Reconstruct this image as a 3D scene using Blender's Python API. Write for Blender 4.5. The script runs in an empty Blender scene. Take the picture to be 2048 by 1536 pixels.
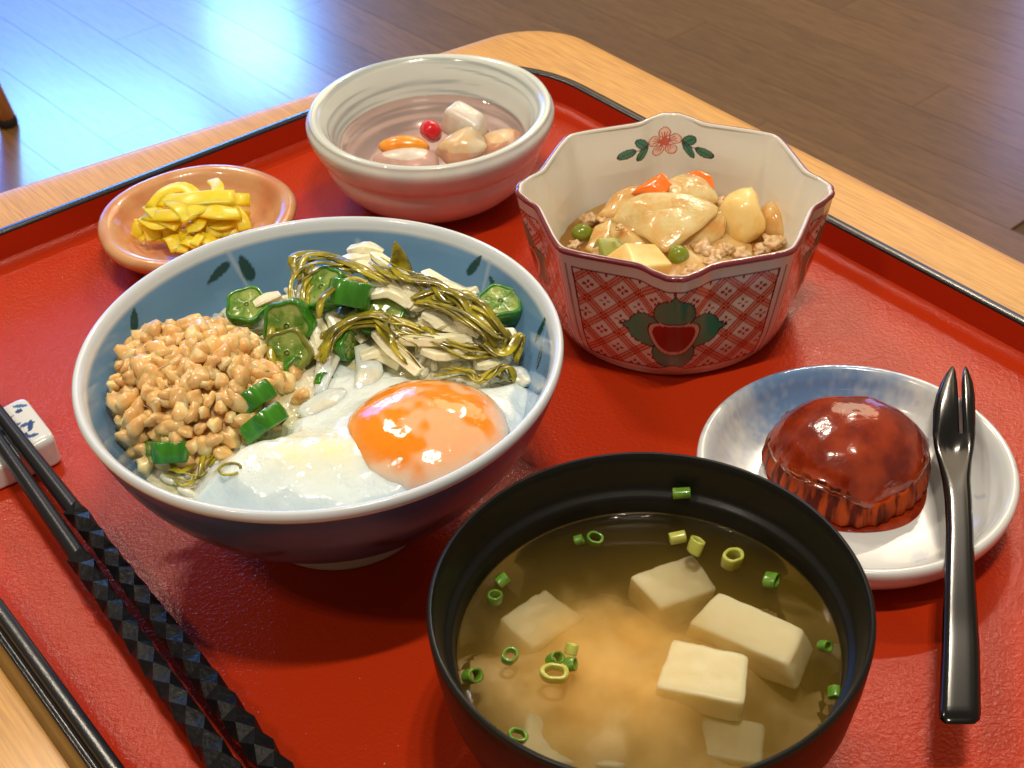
import bpy, bmesh, math, random
import numpy as np
from mathutils import Vector, Matrix, noise as mn
random.seed(7); rng = np.random.default_rng(7)
S = bpy.context.scene
U = 0.01                                   # everything below is written in centimetres
PI = math.pi
# ------------------------------------------------------------------ camera
F, PITCH, ROLL, H = 2967.5, 0.674525, -0.046933, 35.0
cp, sp = math.cos(PITCH), math.sin(PITCH); cr, sr = math.cos(ROLL), math.sin(ROLL)
fw = np.array([0, cp, -sp]); u0 = np.array([0, sp, cp]); r0 = np.array([1., 0, 0])
cR = cr*r0 + sr*u0; cU = -sr*r0 + cr*u0
cam = bpy.data.cameras.new('camera'); camo = bpy.data.objects.new('camera', cam)
S.collection.objects.link(camo); S.camera = camo
camo.matrix_world = Matrix(((cR[0], cU[0], -fw[0], 0), (cR[1], cU[1], -fw[1], 0), (cR[2], cU[2], -fw[2], H*U), (0, 0, 0, 1)))
cam.sensor_width = 36; cam.lens = F/2048*36; cam.clip_start = 0.02; cam.clip_end = 50
cam.dof.use_dof = True; cam.dof.focus_distance = 0.50; cam.dof.aperture_fstop = 42
def at(px, py, z=0.0):
    "point on the horizontal plane at height z (cm) seen at this place of the photograph"
    d = fw + ((px-1024)/F)*cR - ((py-768)/F)*cU
    t = (z-H)/d[2]
    return np.array([d[0]*t, d[1]*t, z])
# ------------------------------------------------------------------ light
w = bpy.data.worlds.new('World'); S.world = w; w.use_nodes = True
bg = w.node_tree.nodes['Background']; bg.inputs[0].default_value = (1.0, 0.82, 0.62, 1); bg.inputs[1].default_value = 0.20
S.view_settings.view_transform = 'Standard'; S.view_settings.look = 'None'; S.view_settings.exposure = 0.06; S.view_settings.gamma = 1
S.cycles.max_bounces = 8; S.cycles.transparent_max_bounces = 12; S.cycles.volume_bounces = 5
S.cycles.volume_step_rate = 0.35; S.cycles.caustics_reflective = False; S.cycles.caustics_refractive = False
S.cycles.sample_clamp_indirect = 4
def area(name, loc, target, size, power, col, shape='RECTANGLE', sy=None):
    l = bpy.data.lights.new(name, 'AREA'); l.shape = shape; l.size = size
    if sy: l.size_y = sy
    l.energy = power; l.color = col
    o = bpy.data.objects.new(name, l); S.collection.objects.link(o); o.location = loc
    o.rotation_euler = (Vector(target)-Vector(loc)).to_track_quat('-Z', 'Y').to_euler()
    return o
WARM = (1.0, 0.86, 0.68)
# ceiling downlights, each a cluster of small bulbs
for cx, cy, pw_k in ((-0.75, 1.55, 1.0), (0.62, 2.05, 1.15), (0.15, 0.10, 1.0), (-0.95, -0.3, .45)):
    for k in range(3):
        area('ceiling_bulb', (cx+0.10*k-0.10, cy+0.03*k, 1.75), (cx+0.10*k-0.10, cy+0.03*k, 0), 0.05, 5.6*pw_k, WARM, 'DISK')
area('lit_wall', (0.9, 2.9, 1.7), (0.15, 0.4, 0), 1.9, 15, (1.0, 0.76, 0.50), sy=0.9)
# daylight through windows
area('window', (-1.95, 5.0, 0.55), (-1.95, 0, 0.55), 2.7, 75, (0.03, 0.21, 1.0), sy=2.3)
area('window_sky', (-1.45, 4.9, 0.95), (-1.45, 0, 0.95), 0.75, 15, (0.25, 0.70, 1.0), sy=0.5)
area('window_sky', (-0.85, 4.9, 0.55), (-0.85, 0, 0.5), 0.3, 5, (0.3, 0.75, 1.0), sy=0.3)
area('far_window', (2.35, 5.0, 0.5), (2.35, 0, 0.5), 0.9, 8, (0.30, 0.42, 1.0), sy=1.7)
# ------------------------------------------------------------------ helpers
def tag(o, label=None, cat=None, group=None, kind=None):
    if label: o['label'] = label
    if cat: o['category'] = cat
    if group: o['group'] = group
    if kind: o['kind'] = kind
    return o
def thing(name, label, cat, loc=(0, 0, 0), group=None):
    o = bpy.data.objects.new(name, None); S.collection.objects.link(o); o.empty_display_size = 0.01
    o.location = (loc[0]*U, loc[1]*U, loc[2]*U)
    return tag(o, label, cat, group)
def mesh(name, v, f, mat, smooth=True):
    me = bpy.data.meshes.new(name); me.from_pydata([tuple(map(float, p)) for p in (np.asarray(v, float)*U)], [], [tuple(map(int, q)) for q in f])
    me.materials.append(mat)
    if smooth: me.polygons.foreach_set('use_smooth', [True]*len(me.polygons))
    me.update(); return me
def link(name, me, parent=None, loc=None, rot=None):
    o = bpy.data.objects.new(name, me); S.collection.objects.link(o)
    if loc is not None: o.location = [c*U for c in loc]
    if rot is not None: o.rotation_euler = rot
    if parent: o.parent = parent
    return o
def obj(name, v, f, mat, parent=None, loc=None, smooth=True):
    return link(name, mesh(name, v, f, mat, smooth), parent, loc)
def setcol(me, cols):
    a = me.color_attributes.new('paint', 'FLOAT_COLOR', 'POINT')
    c = np.ones((len(me.vertices), 4)); c[:, :3] = cols; a.data.foreach_set('color', c.ravel())
def fixn(me):
    bm = bmesh.new(); bm.from_mesh(me); bmesh.ops.recalc_face_normals(bm, faces=bm.faces); bm.to_mesh(me); bm.free()
# ---- materials
def node(nt, t, **k):
    n = nt.nodes.new(t)
    for a, b in k.items(): setattr(n, a, b)
    return n
def mat(name, col, rough=0.4, col2=None, ns=2.0, lo=0.4, hi=0.6, spec=0.5, coat=0, coatr=0.05, sss=0, sssr=0.4, sssc=None, bump=0, bs=10.0,
        stretch=(1, 1, 1), rot=(0, 0, 0), detail=4, trans=0, ior=1.45, paint=False, vary=0, alpha=1, speck=None, bump2=0, bs2=60.0):
    m = bpy.data.materials.new(name); m.use_nodes = True; nt = m.node_tree; L = nt.links
    p = nt.nodes['Principled BSDF']
    tc = node(nt, 'ShaderNodeTexCoord'); mp = node(nt, 'ShaderNodeMapping')
    mp.inputs['Scale'].default_value = tuple(100*s for s in stretch); mp.inputs['Rotation'].default_value = rot
    L.new(tc.outputs['Object'], mp.inputs['Vector'])
    if rot != (0, 0, 0):
        mp.inputs['Scale'].default_value = (1, 1, 1)
        mp2 = node(nt, 'ShaderNodeMapping'); mp2.inputs['Scale'].default_value = tuple(100*s for s in stretch); L.new(mp.outputs[0], mp2.inputs['Vector']); mp = mp2
    out = None
    if paint:
        vc = node(nt, 'ShaderNodeVertexColor'); vc.layer_name = 'paint'; out = vc.outputs[0]
    elif col2:
        n = node(nt, 'ShaderNodeTexNoise'); n.inputs['Scale'].default_value = ns; n.inputs['Detail'].default_value = detail
        L.new(mp.outputs[0], n.inputs['Vector'])
        r = node(nt, 'ShaderNodeMapRange'); r.inputs[1].default_value = lo; r.inputs[2].default_value = hi; r.interpolation_type = 'SMOOTHSTEP'
        L.new(n.outputs[0], r.inputs[0])
        mx = node(nt, 'ShaderNodeMix', data_type='RGBA'); mx.inputs[6].default_value = (*col, 1); mx.inputs[7].default_value = (*col2, 1)
        L.new(r.outputs[0], mx.inputs[0]); out = mx.outputs[2]
    if speck:                                                   # (colour, scale, threshold)
        n = node(nt, 'ShaderNodeTexVoronoi'); n.inputs['Scale'].default_value = speck[1]; L.new(mp.outputs[0], n.inputs['Vector'])
        r = node(nt, 'ShaderNodeMapRange'); r.inputs[1].default_value = speck[2]; r.inputs[2].default_value = speck[2]*0.5; L.new(n.outputs['Distance'], r.inputs[0])
        mx = node(nt, 'ShaderNodeMix', data_type='RGBA'); mx.inputs[6].default_value = (*col, 1); mx.inputs[7].default_value = (*speck[0], 1)
        if out: L.new(out, mx.inputs[6])
        L.new(r.outputs[0], mx.inputs[0]); out = mx.outputs[2]
    if vary:
        oi = node(nt, 'ShaderNodeObjectInfo'); hs = node(nt, 'ShaderNodeHueSaturation')
        r = node(nt, 'ShaderNodeMapRange'); r.inputs[3].default_value = 1-vary; r.inputs[4].default_value = 1+vary; L.new(oi.outputs['Random'], r.inputs[0])
        L.new(r.outputs[0], hs.inputs['Value']); hs.inputs['Color'].default_value = (*col, 1)
        if out: L.new(out, hs.inputs['Color'])
        out = hs.outputs[0]
    p.inputs['Base Color'].default_value = (*col, 1)
    if out: L.new(out, p.inputs['Base Color'])
    p.inputs['Roughness'].default_value = rough; p.inputs['Specular IOR Level'].default_value = spec
    p.inputs['Coat Weight'].default_value = coat; p.inputs['Coat Roughness'].default_value = coatr
    p.inputs['IOR'].default_value = ior; p.inputs['Alpha'].default_value = alpha
    if sss:
        p.inputs['Subsurface Weight'].default_value = sss; p.inputs['Subsurface Scale'].default_value = sssr*U
        p.inputs['Subsurface Radius'].default_value = sssc or (1, .6, .35)
    if trans: p.inputs['Transmission Weight'].default_value = trans
    last = None
    for b, s in ((bump, bs), (bump2, bs2)):
        if not b: continue
        n = node(nt, 'ShaderNodeTexNoise'); n.inputs['Scale'].default_value = s; n.inputs['Detail'].default_value = 3; L.new(mp.outputs[0], n.inputs['Vector'])
        bp = node(nt, 'ShaderNodeBump'); bp.inputs['Distance'].default_value = b*U; bp.inputs['Strength'].default_value = 1
        L.new(n.outputs[0], bp.inputs['Height'])
        if last: L.new(last, bp.inputs['Normal'])
        last = bp.outputs[0]
    if last:
        L.new(last, p.inputs['Normal'])
        if coat: L.new(last, p.inputs['Coat Normal'])
    return m
def liquid(name, tint, rough=0.02, film=0.0, filmcol=(1, 1, 1)):
    "clear liquid surface: Fresnel mirror over a tinted see-through body"
    m = bpy.data.materials.new(name); m.use_nodes = True; nt = m.node_tree; nt.nodes.clear(); L = nt.links
    o = node(nt, 'ShaderNodeOutputMaterial'); t = node(nt, 'ShaderNodeBsdfTransparent'); t.inputs[0].default_value = (*tint, 1)
    g = node(nt, 'ShaderNodeBsdfGlossy'); g.inputs['Roughness'].default_value = rough; g.inputs[0].default_value = (1, 1, 1, 1)
    fr = node(nt, 'ShaderNodeFresnel'); fr.inputs[0].default_value = 1.34; mx = node(nt, 'ShaderNodeMixShader')
    body = t.outputs[0]
    if film:
        d = node(nt, 'ShaderNodeBsdfDiffuse'); d.inputs[0].default_value = (*filmcol, 1)
        mf = node(nt, 'ShaderNodeMixShader'); mf.inputs[0].default_value = film; L.new(t.outputs[0], mf.inputs[1]); L.new(d.outputs[0], mf.inputs[2]); body = mf.outputs[0]
    L.new(fr.outputs[0], mx.inputs[0]); L.new(body, mx.inputs[1]); L.new(g.outputs[0], mx.inputs[2]); L.new(mx.outputs[0], o.inputs['Surface'])
    return m
# ---- shapes (cm)
def lathe(prof, n=96, rf=None, zf=None, close=False):
    "revolve (r, z) points; rf(theta, i) scales the radius, zf adds to z"
    v = []; f = []; k = len(prof)
    for i, (r, z) in enumerate(prof):
        for j in range(n):
            t = 2*PI*j/n; rr = r*(rf(t, i) if rf else 1)
            v.append((rr*math.cos(t), rr*math.sin(t), z+(zf(t, i) if zf else 0)))
    for i in range(k-1):
        for j in range(n):
            a, b = i*n+j, i*n+(j+1) % n
            f.append((a, b, b+n, a+n))
    if close:
        f.append(tuple(range(n))[::-1]); f.append(tuple((k-1)*n+j for j in range(n)))
    return v, f
def spline(P, n):
    P = [np.asarray(p, float) for p in P]; P = [2*P[0]-P[1]]+P+[2*P[-1]-P[-2]]; out = []
    m = len(P)-3
    for i in range(n):
        s = i/(n-1)*m; k = min(int(s), m-1); t = s-k; a, b, c, d = P[k:k+4]
        out.append(0.5*((2*b)+(-a+c)*t+(2*a-5*b+4*c-d)*t*t+(-a+3*b-3*c+d)*t**3))
    return np.array(out)
def tube(P, w, h, n=8, up=(0, 0, 1), sq=1.0, twist=0, taper=None):
    "tube of elliptical (sq=1) or boxy (sq<1) section along the points"
    P = np.asarray(P, float); v = []; f = []; m = len(P)
    for i, p in enumerate(P):
        t = P[min(i+1, m-1)]-P[max(i-1, 0)]; t /= (np.linalg.norm(t)+1e-9)
        s = np.cross(t, up); s /= (np.linalg.norm(s)+1e-9); q = np.cross(s, t)
        k = taper(i/(m-1)) if taper else 1
        tw = twist*i/(m-1)
        for j in range(n):
            a = 2*PI*j/n+PI/n; c, d = math.cos(a), math.sin(a)
            c2 = math.copysign(abs(c)**sq, c); d2 = math.copysign(abs(d)**sq, d)
            x, y = c2*math.cos(tw)-d2*math.sin(tw), c2*math.sin(tw)+d2*math.cos(tw)
            v.append(p+s*x*w/2*k+q*y*h/2*k)
    for i in range(m-1):
        for j in range(n):
            a, b = i*n+j, i*n+(j+1) % n; f.append((a, b, b+n, a+n))
    f.append(tuple(range(n))[::-1]); f.append(tuple((m-1)*n+j for j in range(n)))
    return np.array(v), f
def ico(sub, amp=0.0, fr=1.0, scale=(1, 1, 1), seed=0):
    bm = bmesh.new(); bmesh.ops.create_icosphere(bm, subdivisions=sub, radius=1)
    V = [v.co.copy() for v in bm.verts]; Fc = [[v.index for v in q.verts] for q in bm.faces]; bm.free()
    out = []
    for c in V:
        k = 1+amp*mn.noise(c*fr+Vector((seed*7.3, seed*1.7, seed*3.1)))
        out.append((c.x*k*scale[0], c.y*k*scale[1], c.z*k*scale[2]))
    return np.array(out), Fc
def merge(parts):
    V = []; Fc = []; n = 0
    for v, f in parts:
        V.append(np.asarray(v)); Fc += [tuple(i+n for i in q) for q in f]; n += len(v)
    return np.concatenate(V), Fc
def rotm(rx, ry, rz):
    return np.array(Matrix.Rotation(rz, 3, 'Z') @ Matrix.Rotation(ry, 3, 'Y') @ Matrix.Rotation(rx, 3, 'X'))
def inpoly(x, y, P):
    P = np.asarray(P); x = np.asarray(x); y = np.asarray(y); ins = np.zeros(x.shape, bool); j = len(P)-1
    for i in range(len(P)):
        c = ((P[i][1] > y) != (P[j][1] > y)) & (x < (P[j][0]-P[i][0])*(y-P[i][1])/(P[j][1]-P[i][1]+1e-12)+P[i][0])
        ins ^= c; j = i
    return ins
def polydist(x, y, P):
    P = np.asarray(P); d = np.full(np.shape(x), 1e9)
    for i in range(len(P)):
        a, b = P[i], P[(i+1) % len(P)]; ab = b-a
        t = np.clip(((x-a[0])*ab[0]+(y-a[1])*ab[1])/(ab@ab+1e-12), 0, 1)
        d = np.minimum(d, np.hypot(x-a[0]-t*ab[0], y-a[1]-t*ab[1]))
    return np.where(inpoly(x, y, P), d, -d)
def vnoise(x, y, s, seed=0):
    return np.array([mn.noise(Vector((a*s+seed*5.1, b*s+seed*2.3, seed*1.9))) for a, b in zip(np.ravel(x), np.ravel(y))]).reshape(np.shape(x))
def heightfield(X, Y, Z, keep):
    idx = -np.ones(X.shape, int); v = []; f = []
    n0, n1 = X.shape; cell = keep[:-1, :-1] & keep[1:, :-1] & keep[:-1, 1:] & keep[1:, 1:]
    for i, j in zip(*np.nonzero(cell)):
        q = []
        for a, b in ((i, j), (i+1, j), (i+1, j+1), (i, j+1)):
            if idx[a, b] < 0: idx[a, b] = len(v); v.append((X[a, b], Y[a, b], Z[a, b]))
            q.append(idx[a, b])
        f.append(tuple(q))
    return v, f
def lerp(a, b, t): return a+(b-a)*t
def interp(prof, z):
    "radius of a profile [(r,z)...] (z rising) at height z"
    return float(np.interp(z, [p[1] for p in prof], [p[0] for p in prof]))

# ------------------------------------------------------------------ materials
M = {}
def grain_mat(name, base, dark, ang, rough, coat, coatr=0.15, gs=1.0):
    m = bpy.data.materials.new(name); m.use_nodes = True; nt = m.node_tree; L = nt.links; p = nt.nodes['Principled BSDF']
    tc = node(nt, 'ShaderNodeTexCoord'); a = node(nt, 'ShaderNodeMapping'); a.inputs['Rotation'].default_value = (0, 0, -ang)
    b = node(nt, 'ShaderNodeMapping'); b.inputs['Scale'].default_value = (25*gs, 550*gs, 100)
    L.new(tc.outputs['Object'], a.inputs[0]); L.new(a.outputs[0], b.inputs[0])
    n = node(nt, 'ShaderNodeTexNoise'); n.inputs['Scale'].default_value = 1.6; n.inputs['Detail'].default_value = 6; n.inputs['Roughness'].default_value = .65; n.inputs['Distortion'].default_value = .3
    L.new(b.outputs[0], n.inputs[0]); r = node(nt, 'ShaderNodeMapRange'); r.inputs[1].default_value = .42; r.inputs[2].default_value = .75; L.new(n.outputs[0], r.inputs[0])
    n2 = node(nt, 'ShaderNodeTexNoise'); n2.inputs['Scale'].default_value = .25; L.new(b.outputs[0], n2.inputs[0])
    mx = node(nt, 'ShaderNodeMix', data_type='RGBA'); mx.inputs[6].default_value = (*base, 1); mx.inputs[7].default_value = (*dark, 1); L.new(r.outputs[0], mx.inputs[0])
    hs = node(nt, 'ShaderNodeHueSaturation'); L.new(mx.outputs[2], hs.inputs['Color']); oi = node(nt, 'ShaderNodeObjectInfo')
    ad = node(nt, 'ShaderNodeMath', operation='ADD'); s1 = node(nt, 'ShaderNodeMapRange'); s1.inputs[3].default_value = .72; s1.inputs[4].default_value = 1.02
    L.new(n2.outputs[0], s1.inputs[0]); s2 = node(nt, 'ShaderNodeMapRange'); s2.inputs[3].default_value = 0; s2.inputs[4].default_value = .22; L.new(oi.outputs['Random'], s2.inputs[0])
    L.new(s1.outputs[0], ad.inputs[0]); L.new(s2.outputs[0], ad.inputs[1]); L.new(ad.outputs[0], hs.inputs['Value']); L.new(hs.outputs[0], p.inputs['Base Color'])
    p.inputs['Roughness'].default_value = rough; p.inputs['Coat Weight'].default_value = coat; p.inputs['Coat Roughness'].default_value = coatr
    bp = node(nt, 'ShaderNodeBump'); bp.inputs['Distance'].default_value = 0.00015; bp.inputs['Strength'].default_value = .5; L.new(n.outputs[0], bp.inputs['Height']); L.new(bp.outputs[0], p.inputs['Normal'])
    return m
angB, angA = math.radians(-53), math.radians(37)
M['maple'] = grain_mat('light maple', (.64, .335, .07), (.40, .17, .035), angB, .45, .1)
M['floorwood'] = grain_mat('dark stained wood', (.25, .125, .038), (.10, .046, .012), 0, .4, 1.0, .19, gs=.5)
M['floorwood'].node_tree.nodes['Principled BSDF'].inputs['Coat IOR'].default_value = 1.75
M['gap'] = mat('floor joint', (.10, .05, .018), .5)
M['tray_red'] = mat('red lacquer, pebbled', (.44, .030, .005), .2, spec=.28, coat=.0, bump=.028, bs=7.5, bump2=.010, bs2=20)
M['tray_wall'] = mat('red lacquer, smooth', (.46, .030, .005), .3, coat=.2)
M['tray_black'] = mat('black lacquer', (.006, .006, .007), .28, coat=.5, coatr=.2, bump=.004, bs=18)
M['stone_white'] = mat('pale blue-grey crackle glaze', (.70, .76, .71), .25, col2=(.82, .83, .75), ns=.6, lo=.35, hi=.65, coat=.7, coatr=.05, bump=.01, bs=1.5)
M['orange_glaze'] = mat('orange stoneware glaze', (.58, .22, .08), .3, col2=(.66, .36, .16), ns=.5, lo=.35, hi=.65, coat=.8, coatr=.05, bump=.006, bs=2, speck=((.12, .05, .02), 1.0, .07))
M['orange_core'] = M['orange_glaze']
M['painted'] = mat('painted porcelain', (.8, .8, .76), .22, paint=True, coat=.8, coatr=.04, spec=.5)
M['bluebowl'] = mat('blue painted porcelain', (.2, .3, .4), .25, paint=True, coat=.7, coatr=.06)
M['foot'] = mat('unglazed white foot', (.55, .48, .36), .5)
M['plate'] = mat('white porcelain with blue mottling', (.74, .76, .74), .22, paint=True, coat=.7, coatr=.05)
M['soupbowl'] = mat('matt black lacquer', (.006, .006, .005), .40, spec=.35, coat=.08, coatr=.2, bump=.003, bs=10)
M['blk_gloss'] = mat('glossy black lacquer', (.004, .004, .004), .15, spec=.45, coat=.1, coatr=.08)
M['blk_stick'] = mat('satin black lacquer', (.010, .010, .012), .34, spec=.4, coat=.1, coatr=.3, bump=.004, bs=8)
M['blk_grip'] = mat('carved black lacquer', (.008, .008, .009), .44, spec=.28, coat=.0, bump=.05, bs=4)
M['natto'] = mat('fermented soybean', (.76, .45, .155), .38, col2=(.90, .69, .35), ns=1.2, sss=.6, sssr=.35, coat=.45, coatr=.18, vary=.13, bump=.01, bs=5)
M['natto_skin'] = mat('pale bean paste', (.48, .26, .11), .3, col2=(.62, .42, .2), ns=3, sss=.3, sssr=.3, coat=.5, coatr=.1, bump=.08, bs=3)
M['okra'] = mat('okra green rind', (.028, .17, .005), .22, col2=(.045, .25, .008), ns=2, coat=.9, coatr=.08, sss=.1, sssr=.1, bump=.012, bs=6, stretch=(1, 1, .2))
M['okra_olive'] = mat('olive okra rind', (.14, .17, .015), .2, col2=(.2, .22, .03), ns=2, coat=.9, coatr=.06)
M['okra_in'] = mat('pale okra flesh', (.10, .24, .02), .2, col2=(.32, .42, .10), ns=2.5, lo=.35, hi=.65, sss=.4, sssr=.25, coat=.9, coatr=.06, bump=.01, bs=8)
M['okra_pit'] = mat('okra seed cell', (.16, .26, .04), .25, coat=.7)
M['okra_seed'] = mat('okra seed', (.42, .46, .20), .3, sss=.3, coat=.5)
M['yam'] = mat('shredded yam', (.95, .90, .66), .3, col2=(.88, .82, .56), ns=2, sss=.4, sssr=.3, coat=.6, coatr=.12, vary=.08, bump=.01, bs=4)
M['weed'] = mat('olive seaweed', (.15, .125, .002), .2, col2=(.40, .34, .012), ns=1.2, coat=.7, coatr=.05, vary=.25, bump=.02, bs=3)
M['rice'] = mat('cooked rice', (.78, .78, .64), .25, sss=.4, sssr=.25, coat=.7, coatr=.1)
M['slime'] = mat('sticky rice and yam', (.76, .73, .56), .25, col2=(.60, .58, .34), ns=1.2, sss=.3, coat=.7, coatr=.08, bump=.1, bs=2.5)
M['eggwhite'] = mat('soft egg white', (.86, .93, .86), .12, paint=True, sss=.6, sssr=.5, sssc=(1, 1, .8), coat=1, coatr=.04, bump=.05, bs=.9, bump2=.028, bs2=4.5)
M['eggthin'] = mat('thin egg white', (.66, .76, .76), .12, col2=(.74, .74, .62), ns=1, sss=.5, sssr=.4, coat=1, coatr=.03, bump=.05, bs=2)
M['yolk'] = mat('egg yolk under a film', (1.0, .27, .008), .12, paint=True, sss=.6, sssr=.5, coat=1, coatr=.03, bump=.03, bs=1.6, bump2=.008, bs2=6)
M['pickle'] = mat('yellow pickled radish', (1.0, .64, .010), .34, col2=(1.0, .74, .05), ns=1, sss=.7, sssr=.5, sssc=(1, .8, .15), coat=.1, coatr=.2, vary=.04)
M['syrup'] = liquid('pink syrup', (.98, .80, .79), film=.03, filmcol=(.85, .50, .45))
M['broth'] = liquid('brown broth', (.92, .66, .30), film=.14, filmcol=(.60, .32, .08))
M['pear'] = mat('pear in syrup', (.80, .74, .64), .3, col2=(.88, .84, .76), ns=1.5, sss=.7, sssr=.6, coat=.6, alpha=.80, coatr=.05, bump=.02, bs=5)
M['peach'] = mat('peach in syrup', (.88, .62, .34), .25, col2=(.86, .72, .50), ns=1, sss=.7, sssr=.6, coat=.6, alpha=.82, coatr=.06, bump=.02, bs=4)
M['mandarin'] = mat('mandarin segment', (.92, .30, .01), .25, col2=(.95, .38, .03), ns=2, sss=.5, sssr=.4, coat=.8)
M['cherry'] = mat('red cherry', (.65, .006, .015), .12, sss=.3, coat=1)
M['daikon'] = mat('simmered radish', (.84, .52, .19), .22, col2=(.94, .72, .38), ns=1.3, detail=8, lo=.35, hi=.7, sss=.8, sssr=.6, sssc=(1, .7, .35), alpha=.80, coat=.8, coatr=.12, bump=.03, bs=5)
M['onion'] = mat('simmered onion', (.74, .40, .11), .2, col2=(.88, .60, .25), ns=1, sss=.6, sssr=.5, alpha=.78, coat=1, coatr=.05)
M['potato'] = mat('simmered potato', (.90, .68, .27), .38, col2=(.86, .58, .18), ns=1, sss=.5, sssr=.4, coat=.5, coatr=.12, bump=.01, bs=5)
M['carrot'] = mat('simmered carrot', (.90, .20, .015), .2, sss=.4, sssr=.3, coat=.9, coatr=.06)
M['pea'] = mat('green pea', (.20, .26, .012), .22, sss=.3, sssr=.2, coat=.8, coatr=.06)
M['mince'] = mat('minced meat', (.62, .38, .17), .4, col2=(.72, .52, .3), ns=3, sss=.3, coat=.5, coatr=.15, bump=.04, bs=6)
M['celery'] = mat('green vegetable scrap', (.30, .33, .06), .25, coat=.8, sss=.3)
M['tofu'] = mat('soft tofu', (.96, .86, .56), .35, sss=.5, sssr=.5, bump=.01, bs=3)
M['scallion'] = mat('scallion', (.09, .24, .015), .25, col2=(.16, .32, .03), ns=2, coat=.8, sss=.2)
M['scallion_pale'] = mat('pale scallion', (.50, .52, .10), .25, coat=.8, sss=.3)
M['sweet_top'] = mat('red-brown glaze', (.17, .010, .002), .2, col2=(.36, .040, .006), ns=.9, lo=.35, hi=.7, detail=6, coat=1, coatr=.07, sss=.15, sssr=.3, bump=.04, bs=1.6)
M['sweet_side'] = mat('fibrous red-brown side', (.42, .055, .006), .45, col2=(.09, .008, .002), ns=2, stretch=(1.6, 1.6, .10), spec=.15, bump=.05, bs=2)
M['sweet_crust'] = mat('browned rim crust', (.12, .02, .006), .4, col2=(.34, .12, .03), ns=3, coat=.3)
M['leg'] = mat('varnished chair wood', (.75, .32, .09), .35, coat=.5)
M['legcap'] = mat('black foot cap', (.02, .015, .012), .5)

# ------------------------------------------------------------------ setting: floor, table
floor = obj('floor', [(-450, 60, -71.4), (450, 60, -71.4), (450, 900, -71.4), (-450, 900, -71.4)], [(0, 1, 2, 3)], M['gap'], smooth=False)
floor['kind'] = 'structure'
FA = math.radians(-50); ex = np.array([math.cos(FA), math.sin(FA)]); ey = np.array([-ex[1], ex[0]])
pw, pl = 9.0, 110.0
bv = .035
bx = [(-pl/2+.005, -pw/2+.005, 0), (pl/2-.005, -pw/2+.005, 0), (pl/2-.005, pw/2-.005, 0), (-pl/2+.005, pw/2-.005, 0),
      (-pl/2+bv, -pw/2+bv, .4), (pl/2-bv, -pw/2+bv, .4), (pl/2-bv, pw/2-bv, .4), (-pl/2+bv, pw/2-bv, .4)]
plank_me = mesh('plank', bx, [(4, 5, 6, 7), (0, 1, 5, 4), (1, 2, 6, 5), (2, 3, 7, 6), (3, 0, 4, 7)], M['floorwood'], False)
cnt = 0
for j in range(-40, 60):
    for i in range(-6, 7):
        c = np.array([0, 230.])+ex*(i*pl+(j*37 % 100)/100*pl)+ey*(j*pw)
        d = fw*0+np.array([c[0], c[1], -71-H]); dep = d@fw
        px, py = 1024+F*(d@cR)/dep, 768-F*(d@cU)/dep
        if -700 < px < 2700 and -500 < py < 800 and c[1] > 120 and c[1] < 420:
            o = link('plank', plank_me, floor, (c[0], c[1], -71.4), (0, 0, FA)); cnt += 1
print('planks', cnt)
# table top: rounded corner towards the room
TZ = -.35
def rounded_poly(P, rad, n=10):
    out = []
    for i, p in enumerate(P):
        p = np.array(p, float); a = np.array(P[i-1], float)-p; b = np.array(P[(i+1) % len(P)], float)-p
        a /= np.linalg.norm(a); b /= np.linalg.norm(b); r = rad[i]; half = math.acos(np.clip(a@b, -1, 1))/2
        d = r/math.tan(half); c = p+(a+b)/np.linalg.norm(a+b)*r/math.sin(half); s = p+a*d-c; e = p+b*d-c
        for k in range(n+1):
            t = k/n; q = s*(1-t)+e*t; q = q/np.linalg.norm(q)*r; out.append(c+q)
    return np.array(out)
tl = [at(0, 375, TZ)[:2], at(880, 97, TZ)[:2]]; tr = [at(1240, 105, TZ)[:2], at(2048, 512, TZ)[:2]]
dl = (tl[1]-tl[0]); dl /= np.linalg.norm(dl); dr = tr[1]-tr[0]; dr /= np.linalg.norm(dr)
A_ = np.array([dl, -dr]).T; s_ = np.linalg.solve(A_, tr[0]-tl[0]); corner = tl[0]+dl*s_[0]
TP = [corner, corner+dr*90, corner+dr*90-dl*62, corner-dl*62]
def slab(P2, zprof, top=True):
    "stack offset copies of a closed outline; zprof = [(inset, z)]"
    P2 = np.asarray(P2); n = len(P2); nx = np.roll(P2, -1, 0)-np.roll(P2, 1, 0); nrm = np.stack([nx[:, 1], -nx[:, 0]], 1); nrm /= np.linalg.norm(nrm, axis=1)[:, None]
    if ((np.roll(P2, -1, 0)[:, 0]-P2[:, 0])*(np.roll(P2, -1, 0)[:, 1]+P2[:, 1])).sum() > 0: nrm = -nrm
    v = []; f = []
    for ins, z in zprof:
        for p, q in zip(P2, nrm): v.append((*(p-q*ins), z))
    for i in range(len(zprof)-1):
        for j in range(n): a, b = i*n+j, i*n+(j+1) % n; f.append((a, b, b+n, a+n))
    if top: f.append(tuple((len(zprof)-1)*n+j for j in range(n)))
    return v, f
tab = thing('wooden_table', 'light maple wooden table with a rounded corner beneath the red tray', 'table', (0, 40, -71))
v, f = slab(rounded_poly(TP, [4.2, 5.5, 5.5, 5.5]), [(1.2, TZ-3), (0, TZ-2.6), (0, TZ-.7), (.12, TZ-.3), (.4, TZ-.06), (.8, TZ), (1.6, TZ)])
me = mesh('tabletop', np.array(v)-np.array([0, 40, -71]), f, M['maple']); fixn(me)
link('tabletop', me, tab)
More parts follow.
